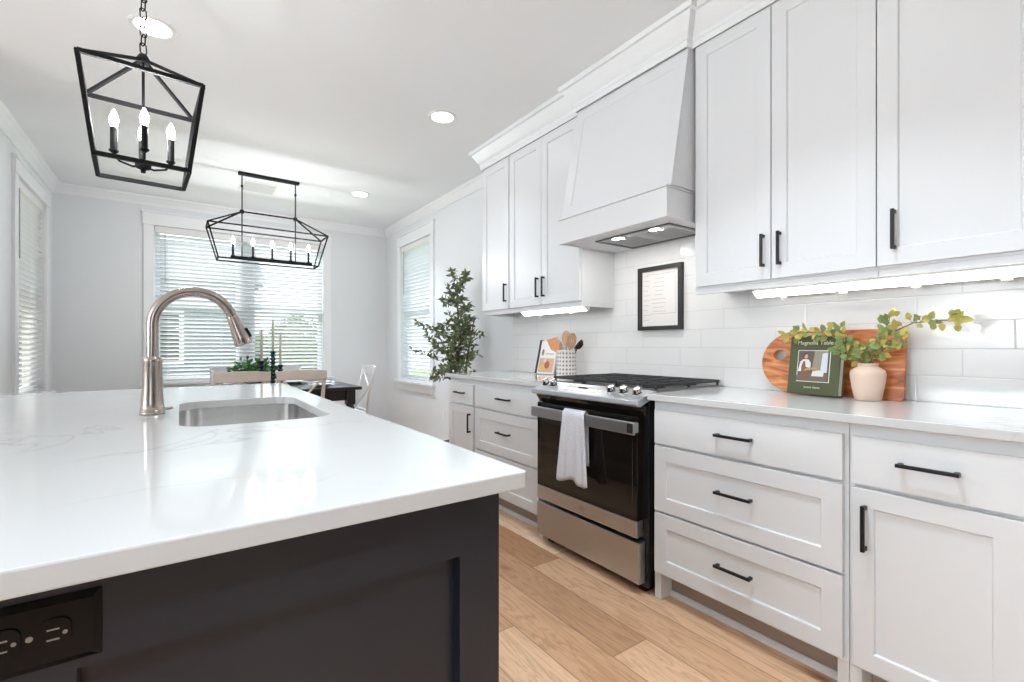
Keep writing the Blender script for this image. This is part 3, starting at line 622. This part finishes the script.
MB().lathe((px, py, CZ), [(.06, -.0005), (.06, -.012), (.02, -.026), (.008, -.034), (.0001, -.034)], 28, cap=False).build('canopy', lantern_metal, r, smooth=35)
b = MB(); b.tube([(px, py, zh-.01), (px, py, 1.785)], .0045, 8); b.lathe((px, py, 1.762), [(.0001, -.012), (.007, -.010), (.008, 0), (.022, .006), (.024, .018), (.010, .026), (.005, .03)], 18, cap=False)
cand = []
for k in range(4):
    a = math.radians(5+90*k); x, y = px+.08*math.cos(a), py+.08*math.sin(a); cand.append((x, y)); b.tube([(px, py, 1.775), (px+.03*math.cos(a), py+.03*math.sin(a), 1.768), (px+.065*math.cos(a), py+.065*math.sin(a), 1.778), (x, y, 1.80)], .004, 8); b.lathe((x, y, 1.80), [(.006, 0), (.014, .008), (.014, .012), (.010, .014)], 14)
b.build('arms', lantern_metal, r, smooth=35)
for (x, y) in cand:
    MB().lathe((x, y, 1.8145), [(.0105, 0), (.0105, .075), (.009, .077)], 14).build('candle_sleeve', lantern_metal, r, smooth=35); bulb(r, x, y, 1.892, .92, glow_pale)
# ------------------------------------------------------------ linear chandelier
cx, cy = .703, 5.0; L, Wd = 1.0, .28; LB, WB = .84, .19; zt, zb, zh = 2.220, 1.922, 2.378
r = root('linear_chandelier', (cx, cy, zb), 'long black rectangular open-frame chandelier with five candle bulbs over the dining table', 'chandelier')
b = MB(); wd = .012
def cn(l, w, k, z): return (cx+(-1, 1, 1, -1)[k]*l/2, cy+(-1, -1, 1, 1)[k]*w/2, z)
hx = (.476, .932)
for k in range(4):
    k2 = (k+1)%4; b.beam(cn(L, Wd, k, zt), cn(L, Wd, k2, zt), wd); b.beam(cn(LB, WB, k, zb), cn(LB, WB, k2, zb), wd); b.beam(cn(L, Wd, k, zt), cn(LB, WB, k, zb), wd)
    b.beam(cn(L, Wd, k, zt), (hx[0] if k in (0, 3) else hx[1], cy, zh), wd)
b.beam((hx[0], cy, zh), (hx[1], cy, zh), wd); b.build('cage', lantern_metal, r)
for x in hx:
    b = MB(); b.tube([(x, cy, 1.955), (x, cy, CZ-.02)], .0055, 8); b.lathe((x, cy, zh-.018), [(.012, 0), (.02, .008), (.02, .026), (.012, .036)], 14); b.lathe((x, cy, 2.60), [(.006, 0), (.011, .006), (.011, .02), (.006, .026)], 12); b.build('stem', lantern_metal, r, smooth=35)
MB().box(.445, .965, cy-.03, cy+.03, CZ-.022, CZ-.0006).build('canopy', lantern_metal, r, bevel=.002)
MB().box(.385, 1.085, cy-.018, cy+.018, 1.945, 1.962).build('candle_bar', lantern_metal, r, bevel=.002)
for k in range(5):
    x = .404+k*.162; MB().lathe((x, cy, 1.9625), [(.016, 0), (.016, .006), (.0095, .010), (.0095, .108), (.007, .11)], 12).build('candle_sleeve', lantern_metal, r, smooth=35); bulb(r, x, cy, 2.073, 1.0, glow)
# ------------------------------------------------------------ dining furniture
TXL, TXR, TYN, TYF = -.30, 1.42, 4.48, 5.42
r = root('dining_table', ((TXL+TXR)/2, (TYN+TYF)/2, 0), 'black dining table with turned legs under the chandelier', 'table')
MB().box(TXL, TXR, TYN, TYF, .722, .75).build('tabletop', table_black, r, bevel=.004)
b = MB()
for (a, c, d, e2) in ((TXL+.09, TXR-.09, TYN+.08, TYN+.10), (TXL+.09, TXR-.09, TYF-.10, TYF-.08), (TXL+.07, TXL+.09, TYN+.08, TYF-.08), (TXR-.09, TXR-.07, TYN+.08, TYF-.08)): b.box(a, c, d, e2, .62, .7215)
b.build('apron', table_black, r)
for x in (TXL+.085, TXR-.085):
    for y in (TYN+.095, TYF-.095):
        b = MB(); b.box(x-.04, x+.04, y-.04, y+.04, .58, .7212); b.lathe((x, y, 0), [(.026, .0005), (.030, .02), (.022, .06), (.034, .12), (.028, .30), (.036, .44), (.044, .50), (.034, .525), (.046, .545), (.034, .565), (.038, .579)], 20); b.build('leg', table_black, r, smooth=35)
def make_chair(label, m, group):
    r = root('dining_chair', (0, 0, 0), label, 'chair', group)
    b = MB(); b.add(*curve_slab([(-.185, -.20), (.185, -.20), (.205, .20), (.17, .225), (-.17, .225), (-.205, .20)], [], .435, .46, .006)); b.build('seat', m, r)
    for s in (-1, 1):
        b = MB(); b.tube([(s*.18, .19, .434), (s*.185, .195, 0.0005)], [.019, .014], 10); b.build('leg', m, r, smooth=50)
        b = MB(); b.tube([(s*.18, -.25, .0005), (s*.175, -.205, .30), (s*.175, -.20, .45), (s*.178, -.225, .68), (s*.182, -.275, .885)], [.015, .018, .019, .017, .015], 10); b.build('rear_leg', m, r, smooth=50)
    vs = []; fs = []; N = 12
    for k in range(N+1):
        t = k/N*2-1; x = t*.20; bow = -.03*(1-t*t); up = .012*(1-t*t)
        for (dy, z) in ((-.011, .845), (.011, .845), (.008, .92+up), (-.014, .92+up)): vs.append((x, -.275+bow+dy+.0, z))
    for k in range(N):
        for j in range(4): j2 = (j+1)%4; fs.append((4*k+j, 4*k+j2, 4*k+4+j2, 4*k+4+j))
    fs += [(3, 2, 1, 0), tuple(4*N+j for j in range(4))]; b = MB(); b.add(vs, fs); b.build('top_rail', m, r, smooth=40, bevel=.003)
    b = MB()
    for s in (-1, 1): b.tube([(s*.17, -.206, .50), (s*.09, -.245, .60), (-s*.02, -.272+.008*s, .70), (-s*.16, -.280, .85)], .010, 8)
    b.tube([(-.175, -.205, .475), (0, -.222, .475), (.175, -.205, .475)], .011, 8); b.build('cross_back', m, r, smooth=50)
    b = MB()
    for z, y0, y1 in ((.20, .19, -.215), (.30, .19, -.205)):
        for s in (-1, 1): b.tube([(s*.18, y0, z), (s*.175, y1, z)], .009, 8)
    b.tube([(-.18, .192, .25), (.18, .192, .25)], .009, 8); b.build('stretchers', m, r, smooth=50)
    return r
c0 = make_chair('whitewashed cross-back dining chair, left of the two nearest, behind the faucet side', chair_wood, 'whitewashed chairs along the dining table')
c0.location = (.42, 4.62, 0)
copy_tree(c0, (.865, 4.62, 0), 0, 'whitewashed cross-back dining chair, right of the two nearest the island')
c2 = make_chair('', chair_white, 'white chairs on the window side of the table'); c2.location = (.45, 5.30, 0); c2.rotation_euler.z = math.pi; c2['label'] = ( 'white cross-back dining chair on the window side, left, behind the greenery')
copy_tree(c2, (.895, 5.30, 0), math.pi, 'white cross-back dining chair on the window side, right, behind the candles')
c1 = make_chair('white cross-back dining chair at the right end of the dining table', chair_white, None); c1.location = (1.365, 4.95, 0); c1.rotation_euler.z = R90
# rotated +90: chair local +y (front) points to -x, so its back stands at higher x
def holder(x, h, ctop, label, m, rr=.016):
    r = root('candle_holder', (x, 5.0, .7505), label, 'candle holder', 'dark candle holders')
    p = [(.029, 0), (.031, .006), (.024, .014), (.012, .022)]; z = .03
    while z < h-.05: p += [(.014, z), (.024, z+.010), (.026, z+.018), (.018, z+.028)]; z += .036
    p += [(.012, h-.03), (.026, h-.012), (.028, h-.002), (.012, h), (.0001, h)]
    MB().lathe((x, 5.0, .7505), p, 18, cap=False).build('stand', m, r, smooth=50)
    tag(MB().lathe((x, 5.0, .7512+h), [(.0115, 0), (.010, ctop-.7512-h-.012), (.004, ctop-.7512-h), (.0001, ctop-.7512-h)], 12, cap=False).build('taper_candle', candle_wax, origin=(x, 5, .75+h), smooth=50), 'tall beige taper candle in the '+{'t': 'tallest dark holder', 'l': 'left short dark holder', 'r': 'right short dark holder'}[label_key], 'candle', 'taper candles')
label_key = 'l'; holder(.637, .245, 1.295, 'dark candle holder on the dining table, left of the three', table_black)
label_key = 't'; holder(.734, .335, 1.384, 'tallest candle holder on the dining table, glossy dark green', green_glassy)
label_key = 'r'; holder(.799, .205, 1.26, 'dark candle holder on the dining table, right of the three', table_black)
def leaf(b, p, d, ln, wd, up=None, curl=.15):
    d = d.normalized(); up = up or Vector((random.uniform(-1, 1), random.uniform(-1, 1), random.uniform(-.2, 1)))
    s = d.cross(up); s = s.normalized() if s.length > .01 else Vector((1, 0, 0)); n = s.cross(d).normalized()
    q = [p, p+d*ln*.35+s*wd/2+n*ln*.03, p+d*ln*.75+s*wd*.36-n*ln*curl*.4, p+d*ln-n*ln*curl, p+d*ln*.75-s*wd*.36-n*ln*curl*.4, p+d*ln*.35-s*wd/2+n*ln*.03, p+d*ln*.4-n*ln*.02, p+d*ln*.75-n*ln*curl*.5]
    b.add(q, [(0, 1, 6), (0, 6, 5), (1, 2, 7, 6), (6, 7, 4, 5), (2, 3, 7), (7, 3, 4)])
# greenery centrepiece
r = root('greenery_centrepiece', (.60, 5.16, .7505), 'low bunch of green leaves in a bowl beside the candle holders', 'plant')
MB().lathe((.60, 5.16, .7505), [(.05, 0), (.055, .004), (.09, .045), (.095, .06), (.088, .06), (.08, .045), (.0001, .02)], 24, cap=False).build('bowl', mat('pale_bowl', (.6, .58, .55), .5), r, smooth=40)
b = MB(); b2 = MB()
for k in range(60):
    a = random.uniform(0, 6.28); el = random.uniform(.15, 1.35); d = Vector((math.cos(a)*math.cos(el), math.sin(a)*math.cos(el), math.sin(el))); p = Vector((.60, 5.16, .79)); ln = random.uniform(.14, .26); q = p+d*ln; b2.tube([p, p+d*ln*.5, q-Vector((0, 0, .01))], .0018, 5)
    for j in range(10): t = random.uniform(.35, 1); dd = (d+Vector((random.uniform(-1, 1), random.uniform(-1, 1), random.uniform(-.6, .8)))).normalized(); leaf(b, p+d*ln*t, dd, random.uniform(.04, .06), random.uniform(.025, .035))
b.build('leaves', leaf_green, r, keep=True); b2.build('stems', leaf_green, r)
# place settings
pr = root('plate', (1.12, 4.70, .7505), 'stacked white plates on the dining table, near right corner', 'plate', 'plates on the dining table')
MB().lathe((1.12, 4.70, .7505), [(.07, 0), (.075, .003), (.125, .016), (.135, .018), (.13, .014), (.075, .006), (.0001, .006)], 32, cap=False).build('dinner_plate', mat('blue_grey_china', (.42, .47, .54), .25), pr, smooth=50)
MB().lathe((1.12, 4.70, .7580), [(.05, 0), (.055, .003), (.095, .018), (.10, .020), (.096, .016), (.055, .006), (.0001, .006)], 32, cap=False).build('salad_plate', mat('white_china', (.8, .8, .8), .2), pr, smooth=50)
for (x, y, lb) in ((.42, 4.70, 'stacked plates at the seat behind the left near chair'), (1.20, 5.0, 'stacked plates at the right end of the dining table'), (.96, 5.22, 'stacked plates on the window side of the dining table, right'), (.33, 5.22, 'stacked plates on the window side of the dining table, left')):
    copy_tree(pr, (x, y, .7505), 0, lb)
tag(MB().box(1.13, 1.31, 4.50, 4.56, .7505, .757).build('napkin', mat('grey_napkin', (.45, .47, .5), .9), origin=(1.22, 4.53, .75), bevel=.002), 'folded grey napkin at the near right edge of the dining table', 'napkin')
# ------------------------------------------------------------ olive tree
ox, oyy = 2.06, 3.78
r = root('olive_tree', (ox, oyy, 0), 'potted olive tree standing past the far end of the base cabinets', 'tree')
MB().lathe((ox, oyy, 0), [(.10, .0005), (.11, .01), (.125, .25), (.13, .27), (.12, .27), (.115, .25), (.0001, .24)], 28, cap=False).build('pot', mat('grey_pot', (.35, .34, .33), .8), r, smooth=40)
trunk = MB(); fol = MB()
random.seed(11)
axis = [(0, 0, .26), (.01, .01, .6), (-.01, 0, .95), (.02, -.02, 1.2), (.0, 0, 1.5), (.01, .02, 1.78)]
trunk.tube([(ox+a, oyy+c, z) for a, c, z in axis], [.02, .017, .014, .010, .006, .003], 8)
trunk.tube([(ox, oyy, .3), (ox+.04, oyy-.06, .7), (ox+.05, oyy-.10, 1.05), (ox+.08, oyy-.16, 1.35)], [.014, .012, .009, .004], 8)
trunk.tube([(ox, oyy, .3), (ox+.03, oyy+.05, .7), (ox-.02, oyy+.12, 1.0), (ox-.10, oyy+.22, 1.3)], [.014, .011, .008, .003], 8)
def spray(p, d, ln, nl):
    pts = [p]; q = p.copy(); dd = d.copy()
    for k in range(5): dd = (dd+Vector((random.uniform(-.25, .25), random.uniform(-.25, .25), random.uniform(-.12, .15)))).normalized(); q = q+dd*ln/5; pts.append(q.copy())
    trunk.tube(pts, [.003, .0026, .0022, .002, .0016, .001], 5)
    for k in range(nl):
        t = random.uniform(.15, 1)*5; i = min(4, int(t)); pp = pts[i].lerp(pts[i+1], t-i); v = Vector((random.gauss(0, 1), random.gauss(0, 1), random.gauss(.15, .8))).normalized()
        if pp.x+.06 > 2.35: continue
        leaf(fol, pp, (v+dd*.6), random.uniform(.042, .066), random.uniform(.018, .026))
def wleft(z): # crown half width by height
    if z < 1.0: return .24
    if z < 1.3: return .30-.10*(z-1.0)/.3*0
    if z < 1.5: return .26-.4*(z-1.3)
    return .16
for k in range(96):
    z = random.choice([random.uniform(.86, 1.35)]*3+[random.uniform(1.35, 1.72)]); a = random.uniform(0, 6.283); w_ = wleft(z)
    d = Vector((math.cos(a), math.sin(a), random.uniform(-.25, .8))).normalized(); ln = w_*random.uniform(.6, 1.05)
    if d.x > 0 or d.y < -.3: ln = min(ln, .23)
    st = Vector((ox+random.uniform(-.02, .02), oyy+random.uniform(-.04, .04), z-.05)); spray(st, d, ln, 15)
spray(Vector((ox-.08, oyy+.2, 1.0)), Vector((-.3, 1, .1)).normalized(), .36, 26); spray(Vector((ox-.05, oyy+.15, 1.08)), Vector((-.2, 1, .35)).normalized(), .36, 26)
spray(Vector((ox-.12, oyy, .93)), Vector((-1, -.2, -.4)).normalized(), .26, 24); spray(Vector((ox-.1, oyy+.1, 1.25)), Vector((-.6, 1, .5)).normalized(), .28, 22)
for k in range(6): spray(Vector((ox, oyy, 1.6)), Vector((random.uniform(-.5, .5), random.uniform(-.5, .5), 1)).normalized(), .22, 18)
trunk.build('trunk', bark, r, smooth=60)
fo = fol.build('foliage', leaf_dark, r, keep=True); fo['kind'] = 'stuff'
# ------------------------------------------------------------ counter decor, right
def lean_matrix(x, y, z, deg, rz=0):
    """local x runs along -Y (picture right), local y up the face, local z toward the room; leaned back by deg"""
    B = Matrix(((0, 0, -1, 0), (-1, 0, 0, 0), (0, 1, 0, 0), (0, 0, 0, 1)))
    return Matrix.Translation((x, y, z)) @ Matrix.Rotation(rz, 4, 'Z') @ Matrix.Rotation(math.radians(deg), 4, 'Y') @ B
CT = .9205
M = lean_matrix(2.305, 1.165, CT, 8)
out = []
for k in range(25): a = math.radians(270-180*k/24); out.append((.155+.155*math.cos(a), .141+.141*math.sin(a)))
out = out[:]; outer = out+[(.535, .282), (.545, .274), (.548, .008), (.54, 0)]
hl = [(.078+.030*math.cos(2*math.pi*k/24), .172+.026*math.sin(2*math.pi*k/24)) for k in range(24)]
vs, fs = curve_slab(outer, [hl], 0, .018, .003); b = MB(); b.M = M; b.add(vs, fs)
tag(b.build('cutting_board', acacia, origin=(2.32, .89, CT)), 'large reddish wooden cutting board with round finger hole leaning on the tiled wall', 'cutting board')
# cookbook
Mb = lean_matrix(2.250, 1.007, CT+.003, 8, math.radians(-7)); bw, bh, bt = .210, .252, .036
r = root('cookbook', (2.27, .95, CT), 'green hardcover cookbook leaning on the cutting board', 'book')
cov = mat('olive_green_cover', (.072, .082, .030), .45)
b = MB(); b.M = Mb; b.box(0, bw, 0, bh, bt-.003, bt); b.box(0, bw, 0, bh, 0, .003); b.box(0, .003, 0, bh, .003, bt-.003); b.build('cover', cov, r, bevel=.0008)
b = MB(); b.M = Mb; b.box(.0035, bw-.004, .004, bh-.004, .0032, bt-.0032); b.build('pages', paper, r)
cream = mat('cream_ink', (.78, .74, .62), .6)
text('Magnolia Table', .0245, cream, r, Mb @ Matrix.Translation((bw/2, .222, bt+.0003)), .0003, 'title')
text('Joanna Gaines', .0115, cream, r, Mb @ Matrix.Translation((bw/2, .030, bt+.0003)), .0003, 'author_line')
b = MB(); b.M = Mb; x0, x1, z0, z1 = .037, .172, .053, .190
b.box(x0, x1, z0, z1, bt+.0002, bt+.0007); b.build('photo_border', cream, r)
def flat(pts, name, col, h):
    b = MB(); b.M = Mb; vs, fs = curve_slab(pts, [], bt+h, bt+h+.0003); b.add(vs, fs); return b.build(name, mat('print_'+name, col, .6), r)
pic = root('cover_photo', Mb @ Vector((.099, .12, bt))); pic.parent = r; pic.location = ORI[pic.name]-ORI[r.name]
_r = r; r = pic
flat([(x0+.003, z0+.003), (x1-.003, z0+.003), (x1-.003, z1-.003), (x0+.003, z1-.003)], 'dark_room', (.12, .09, .07), .0008)
flat([(.100, .10), (.162, .10), (.162, .187), (.108, .187)], 'stone_wall', (.30, .26, .20), .0012)
flat([(.135, .095), (.161, .095), (.161, .18), (.140, .175)], 'window_light', (.62, .66, .72), .0016)
flat([(.037, .057), (.161, .057), (.161, .088), (.105, .092), (.037, .080)], 'counter', (.16, .12, .10), .0016)
flat([(.100, .078), (.148, .078), (.150, .098), (.128, .104), (.104, .098)], 'dishes', (.72, .70, .66), .0020)
flat([(.042, .098), (.050, .140), (.062, .150), (.084, .150), (.094, .135), (.094, .105), (.075, .095)], 'blouse', (.75, .72, .70), .0020)
flat([(.056, .064), (.056, .118), (.063, .142), (.070, .142), (.074, .118), (.090, .112), (.092, .062)], 'apron', (.20, .10, .06), .0024)
flat([(.073+.0085*math.cos(a*.6283), .163+.0105*math.sin(a*.6283)) for a in range(10)], 'face', (.55, .34, .26), .0028)
flat([(.062, .150), (.063, .172), (.073, .178), (.080, .175), (.068, .168), (.066, .150)], 'hair', (.06, .035, .02), .0031)
flat([(.070, .098), (.095, .108), (.122, .106), (.122, .112), (.09, .116), (.068, .106)], 'bread', (.55, .28, .10), .0031)
r = _r
# vase with branches
vx, vy = 2.238, .716
r = root('vase', (vx, vy, CT), 'blush ceramic vase in front of the cutting board', 'vase')
b = MB(); prof = [(.041, 0), (.044, .003), (.052, .045), (.058, .085), (.0595, .105), (.055, .118), (.040, .129), (.034, .133), (.034, .140), (.0365, .143), (.0355, .146), (.031, .145), (.030, .132), (.050, .11), (.045, .04), (.0001, .02)]
b.lathe((vx, vy, CT), prof, 40, cap=False); b.build('body', blush, r, smooth=50)
random.seed(5)
stems = MB(); ly = MB(); lm = MB()
def branch(pts, nl, side=.055, frac=.6, start=.25):
    nl = int(nl*1.5); P = [Vector(p) for p in pts]; stems.tube(P, [.0024]*(len(P)-1)+[.0012], 6)
    for k in range(nl):
        t = start+(1-start)*k/(nl-1); f = t*(len(P)-1); i = min(len(P)-2, int(f)); p = P[i].lerp(P[i+1], f-i); ax = (P[i+1]-P[i]).normalized()
        v = Vector((random.gauss(-.3, .6), random.gauss(0, 1), random.gauss(.2, 1))).normalized(); d = (v+ax*.5).normalized()
        if p.x > 2.28: d.x = -abs(d.x)
        off = d*random.uniform(.006, .014); stems.tube([p, p+off], .0009, 4)
        up = Vector((-1, random.uniform(-.5, .5), random.uniform(-.3, .6)))
        leaf(ly if random.random() < frac else lm, p+off, d, random.uniform(.024, .038), random.uniform(.017, .025), up, .2)
nk = (vx, vy, CT+.10)
branch([nk, (vx-.01, vy-.02, CT+.19), (vx-.01, vy-.07, CT+.26), (vx-.03, vy-.15, CT+.30), (vx-.05, vy-.24, CT+.305), (vx-.06, vy-.285, CT+.30)], 30, frac=.75)
branch([nk, (vx, vy-.02, CT+.20), (vx, vy-.06, CT+.28), (vx-.005, vy-.075, CT+.335)], 14, frac=.4)
branch([nk, (vx-.01, vy-.03, CT+.18), (vx-.03, vy-.08, CT+.22), (vx-.03, vy-.12, CT+.24)], 18, frac=.3)
branch([nk, (vx-.02, vy+.03, CT+.19), (vx-.03, vy+.08, CT+.24), (vx-.03, vy+.15, CT+.27), (vx-.03, vy+.23, CT+.275), (vx-.03, vy+.29, CT+.26)], 30, frac=.45)
branch([nk, (vx-.01, vy+.02, CT+.18), (vx-.02, vy+.06, CT+.23), (vx-.02, vy+.10, CT+.29)], 16, frac=.6)
branch([nk, (vx-.02, vy+.02, CT+.16), (vx-.05, vy+.05, CT+.19), (vx-.06, vy+.08, CT+.20)], 16, frac=.2)
branch([nk, (vx, vy-.01, CT+.17), (vx-.02, vy, CT+.21)], 8, frac=.2)
rs = root('leafy_branches', (vx, vy, CT+.1), 'yellow-green leafy branches arranged in the blush vase', 'branches')
stems.build('stems', mat('branch_brown', (.22, .17, .08), .7), rs, smooth=60); ly.build('yellow_leaves', leaf_yellow, rs, keep=True); lm.build('green_leaves', leaf_mid, rs, keep=True)
# framed print
r = root('framed_print', (2.35, 1.825, 1.24), 'small black framed print on the tiled wall above the range', 'picture')
fy0, fy1, fz0, fz1 = 1.637, 1.948, 1.232, 1.614; fx0 = TX-.0225
B = Matrix(((0, 0, -1, TX-.0008), (-1, 0, 0, fy1), (0, 1, 0, fz0), (0, 0, 0, 1))); fw, fh = fy1-fy0, fz1-fz0
b = MB(); b.M = B; b.add(*curve_slab([(0, 0), (fw, 0), (fw, fh), (0, fh)], [[(.022, .022), (fw-.022, .022), (fw-.022, fh-.022), (.022, fh-.022)]], 0, .026, .001)); b.build('frame', mat('black_frame_wood', (.02, .019, .018), .4), r)
b = MB(); b.M = B; b.box(.021, fw-.021, .021, fh-.021, .002, .008); b.build('print', mat('cream_print_paper', (.78, .74, .71), .6), r)
ink = mat('brown_ink', (.42, .36, .33), .7); b = MB(); b.M = B
b.box(.085, .265, .096, .098, .0082, .0086); b.box(.263, .265, .096, .315, .0082, .0086); b.box(.05, .265, .335, .337, .0082, .0086)
random.seed(3)
for k in range(9): z = .31-.025*k; w0 = random.uniform(.03, .06); b.box(.15-w0, .15+w0*random.uniform(.6, 1), z, z+.0022, .0082, .0086)
for k in range(10): z = .33-.03*k; b.box(.032, .032+random.uniform(.03, .055), z, z+.002, .0082, .0086)
for k in range(7): z = .30-.03*k; b.box(.272, .298, z, z+.002, .0082, .0086)
b.build('faint_lines', ink, r)
# ------------------------------------------------------------ counter decor, left
CL = .9205
kx, ky = 2.195, 2.455
r = root('utensil_crock', (kx, ky, CL), 'patterned ceramic utensil crock left of the cooktop', 'crock')
b = MB(); b.lathe((kx, ky, CL), [(.064, 0), (.068, .004), (.069, .02), (.067, .172), (.069, .182), (.066, .185), (.062, .182), (.060, .02), (.0001, .014)], 40, cap=False); b.build('body', crock_m, r, smooth=45)
def utensil(label, cat, dx, dy, tx, ty, h, kind, m):
    p0 = Vector((kx+dx, ky+dy, CL+.025)); p1 = Vector((kx+tx, ky+ty, CL+h)); d = (p1-p0).normalized(); u = Vector((.55, -.83, 0)); u = (u-d*u.dot(d)).normalized(); n = d.cross(u)
    r = root(cat.replace(' ', '_'), tuple(p0), label, cat, 'cooking utensils in the crock')
    MB().tube([p0, p0.lerp(p1, .5), p1], .0055, 8).build('handle', m, r, smooth=50)
    Mx = Matrix(((u.x, d.x, n.x, p1.x), (u.y, d.y, n.y, p1.y), (u.z, d.z, n.z, p1.z), (0, 0, 0, 1))); b = MB(); b.M = Mx
    if kind == 'spat': b.add(*curve_slab([(-.012, -.01), (.012, -.01), (.036, .025), (.040, .085), (-.034, .10), (-.036, .025)], [], -.003, .003, .001))
    elif kind == 'ladle':
        b.M = Matrix.Translation(p1) @ Matrix.Rotation(math.radians(-50), 4, Vector((.55, .83, 0))) ; b.lathe((0, 0, 0), [(.0001, -.03), (.02, -.027), (.036, -.012), (.042, .006), (.040, .006), (.034, -.010), (.0001, -.026)], 20, cap=False)
    else:
        o = [(.032*math.cos(a), .052+.056*math.sin(a)) for a in [2*math.pi*k/24 for k in range(24)]]
        hs = [[(x-.0025, .02), (x+.0025, .02), (x+.0025, .068), (x-.0025, .068)] for x in (-.012, 0, .012)] if kind == 'slot' else []
        b.add(*curve_slab(o, hs, -.003, .003, .001))
    b.build('blade' if kind == 'spat' else 'bowl', m, r, smooth=40 if kind == 'ladle' else None); return r
utensil('orange wooden spatula at the left of the utensil crock', 'spatula', .01, -.01, -.02, .075, .185, 'spat', spatula_wood)
utensil('slotted wooden spoon upright in the middle of the utensil crock', 'slotted spoon', 0, .0, .01, .012, .215, 'slot', spoon_wood)
utensil('slotted wooden spoon leaning right in the utensil crock', 'slotted spoon', 0, .01, -.01, -.05, .200, 'slot', spoon_wood)
utensil('black ladle hanging over the right rim of the utensil crock', 'ladle', .02, .02, .035, -.085, .225, 'ladle', black_metal)
# recipe book leaning against the tiles
Mb = lean_matrix(2.268, 2.87, CL+.002, 13); r = root('recipe_book', (2.3, 2.84, CL), 'white recipe book with a food photo on its cover behind the utensil crock', 'book')
b = MB(); b.M = Mb; b.box(.002, .20, 0, .255, .0, .012); b.build('cover', mat('white_cover', (.82, .80, .78), .45), r, bevel=.001)
b = MB(); b.M = Mb; b.box(-.016, .0015, -.0, .262, -.004, .018); b.build('spine', mat('black_spine', (.015, .015, .015), .4), r)
def fl(pts, name, col, h):
    b = MB(); b.M = Mb; b.add(*curve_slab(pts, [], .0122+h, .0125+h)); b.build(name, mat('print_'+name, col, .6), r)
el = lambda x, y, a, c: [(x+a*math.cos(.5236*k), y+c*math.sin(.5236*k)) for k in range(12)]
fl([(.015, .012), (.185, .012), (.185, .120), (.015, .120)], 'food_photo', (.62, .42, .28), 0)
fl(el(.055, .045, .032, .024), 'yellow_dish', (.72, .50, .12), .0006); fl(el(.11, .07, .03, .03), 'red_sauce', (.50, .12, .06), .0006); fl(el(.08, .10, .02, .015), 'cream_dish', (.72, .62, .5), .0006)
fl(el(.04, .165, .014, .026), 'garnish', (.30, .16, .13), 0); fl([(.07, .15), (.17, .15), (.17, .158), (.07, .158)], 'cover_rule', (.4, .4, .42), 0)
# wall outlet by the far base cabinet
r = root('wall_outlet', (WX, 4.65, .37), 'white outlet plate low on the right wall beyond the base cabinets', 'outlet')
MB().box(WX-.006, WX-.0004, 4.615, 4.685, .312, .428).build('plate', plastic_white, r, bevel=.002)
for z in (.345, .395): MB().box(WX-.008, WX-.0062, 4.635, 4.665, z-.014, z+.014).build('socket', plastic_white, r, bevel=.002)
# ------------------------------------------------------------ outside the windows
tag(MB().box(-14, 16, -12, 26, -.5, -.2).build('ground', grain('lawn_grass', [(.3, (.10, .16, .05)), (.7, (.22, .28, .10))], 20, .9)), kind='structure')
r = root('neighbour_house', (-1.9, 14.0, -.2), 'blue-grey neighbouring house seen through the back window blind', 'house')
def siding():
    m = mat('blue_grey_siding', (.16, .19, .23), .7); t = m.node_tree; b = t.nodes['Principled BSDF']; tc = nd(t, 'ShaderNodeTexCoord'); sp = nd(t, 'ShaderNodeSeparateXYZ'); t.links.new(tc.outputs['Object'], sp.inputs[0])
    t.links.new(ramp(t, math_(t, 'FRACT', math_(t, 'MULTIPLY', sp.outputs[2], 7)), [(0, (.06, .08, .10)), (.1, (.15, .18, .22)), (1, (.18, .21, .25))]), b.inputs['Base Color']); return m
MB().box(-5.6, 1.55, 14, 18, -.2, 2.75).build('walls', siding(), r)
MB().prism([(13.6, 2.75), (18.4, 2.75), (16, 4.0)], 0, -5.9, 1.85).build('roof', mat('grey_shingles', (.16, .17, .18), .9), r)
for x in (-3.9, -.9):
    o = MB().box(x, x+1.0, 13.93, 13.999, .7, 2.0).build('window', trim_paint, r); MB().box(x+.1, x+.9, 13.92, 13.929, .8, 1.9).build('pane', black_glass, o)
random.seed(21)
def shrub(x, y, rx, h, label):
    r = root('shrub', (x, y, -.2), label, 'shrub', 'shrubs outside the back window'); b = MB()
    for k in range(1500):
        a = random.uniform(0, 6.283); e = math.acos(random.uniform(-.2, 1)); q = random.uniform(.75, 1.02); d = Vector((math.sin(e)*math.cos(a), math.sin(e)*math.sin(a), math.cos(e)))
        p = Vector((x+d.x*rx*q, y+d.y*rx*q, -.2+h*.45+d.z*h*.55*q)); leaf(b, p, (d+Vector((random.gauss(0, .6), random.gauss(0, .6), random.gauss(0, .6)))), .11, .065)
    b.build('leaves', leaf_mid, r, keep=True)['kind'] = 'stuff'; b = MB()
    b.lathe((x, y, -.2), [(.1, .0), (rx*.6, h*.3), (rx*.75, h*.55), (rx*.5, h*.85), (.0001, h*.95)], 14, cap=False); b.tube([(x, y, -.2), (x, y, .3)], .08, 8); b.build('inner_growth', leaf_dark, r, smooth=60)
shrub(2.45, 13.0, .75, 2.1, 'bushy green shrub right of the neighbouring house'); shrub(5.0, 14.2, .8, 1.8, 'rounded green shrub at the right edge of the back window view'); shrub(1.25, 10.6, .4, 1.5, 'small green shrub at the corner of the neighbouring house')
